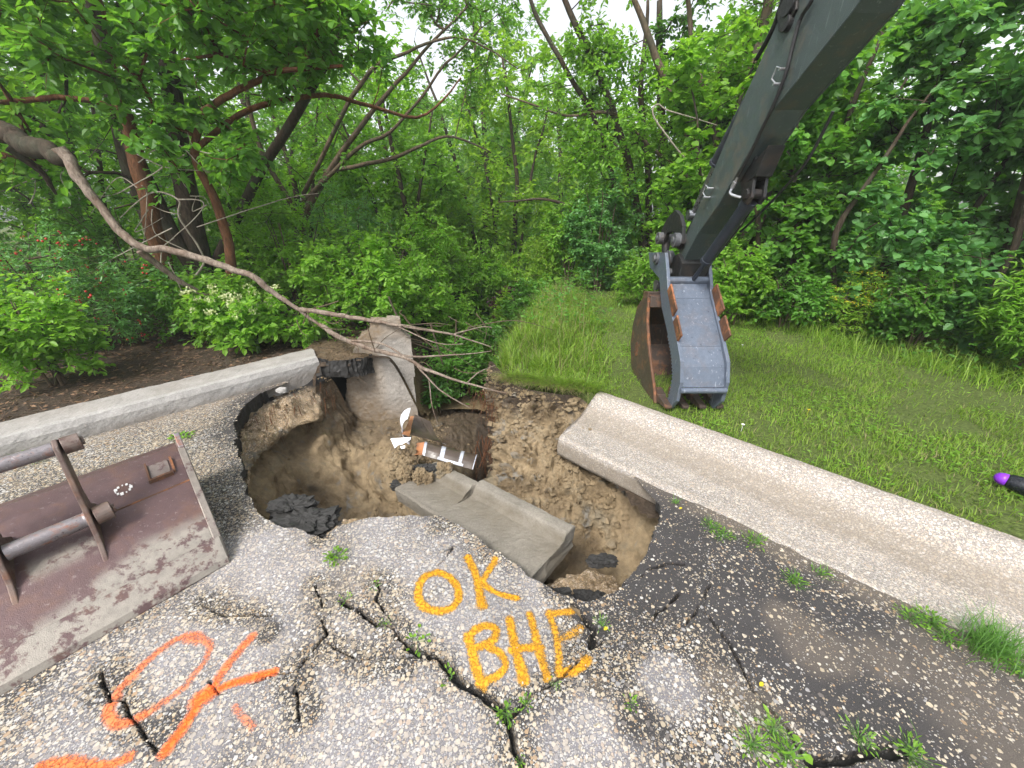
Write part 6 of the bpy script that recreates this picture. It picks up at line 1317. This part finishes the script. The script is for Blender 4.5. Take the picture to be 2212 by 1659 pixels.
# ---- loose stones lying on the asphalt ----
M['stones'] = mat_flat('loose_stone', (.40, .35, .28), .8, .9, scale=26)
def stones(name, label, n, f, s0, s1, sd):
    rg = np.random.default_rng(sd); x = rg.uniform(-2.3, 3., n); y = rg.uniform(.45, 3.2, n); gn = (x-G0[0])*GN[0]+(y-G0[1])*GN[1]; cn = (x-C0[0])*CN[0]+(y-C0[1])*CN[1]
    k = (gn < -.01) & (cn < -.01) & (~inpoly(x, y, cav_poly)) & (f(x, y) > rg.random(n)); x, y = x[k], y[k]; m = len(x); z = pave_h(x, y)
    base = np.array([(1, 0, 0), (.5, .87, 0), (-.5, .87, 0), (-1, 0, 0), (-.5, -.87, 0), (.5, -.87, 0), (.5, .2, .7), (-.3, .5, .65), (-.4, -.4, .75), (.4, -.5, .6)]); Fb = [(0, 1, 6), (1, 7, 6), (1, 2, 7), (2, 3, 7), (3, 8, 7), (3, 4, 8), (4, 9, 8), (4, 5, 9), (5, 0, 9), (0, 6, 9), (6, 7, 8), (6, 8, 9)]
    s = s0+(s1-s0)*rg.random(m)**2.5; a = rg.random(m)*6.28; el = .55+.45*rg.random(m)
    B3 = base[None]*(1+.25*rg.normal(size=(m, 10, 1)))*np.stack([s, s*el, s*el*.7], -1)[:, None]
    X_ = B3[..., 0]*np.cos(a)[:, None]-B3[..., 1]*np.sin(a)[:, None]; Y_ = B3[..., 0]*np.sin(a)[:, None]+B3[..., 1]*np.cos(a)[:, None]
    V = np.stack([X_+x[:, None], Y_+y[:, None], np.abs(B3[..., 2])+z[:, None]-.001], -1).reshape(-1, 3); F = (np.array(Fb)[None]+np.arange(m)[:, None, None]*10).reshape(-1, 3)
    tag(mesh(name, V, F, M['stones']), label, 'gravel', None, 'stuff')
stones('loose_gravel', 'loose pale stones scattered over the asphalt', 26000, lambda x, y: .25+.5*sstep(-.1, .3, fbm2(x, y, 3, 3, 5.))*sstep(-.1, .8, x), .0025, .009, 3)
# ---- haze ----
hz = bpy.data.materials.new('haze_air'); hz.use_nodes = True; hz.node_tree.nodes.clear()
ho = hz.node_tree.nodes.new('ShaderNodeOutputMaterial'); hv = hz.node_tree.nodes.new('ShaderNodeVolumePrincipled')
hv.inputs['Color'].default_value = (.9, .95, .95, 1); hv.inputs['Density'].default_value = .0032; hv.inputs['Anisotropy'].default_value = .2
hz.node_tree.links.new(hv.outputs[0], ho.inputs['Volume'])
mb = MB(); mb.box((0, 22, 6), (150, 114, 20)); tag(mb.build('haze', hz), 'thin pale haze in the air over the whole place', 'haze', None, 'stuff')
cy.volume_bounces = 0; cy.volume_step_rate = 5
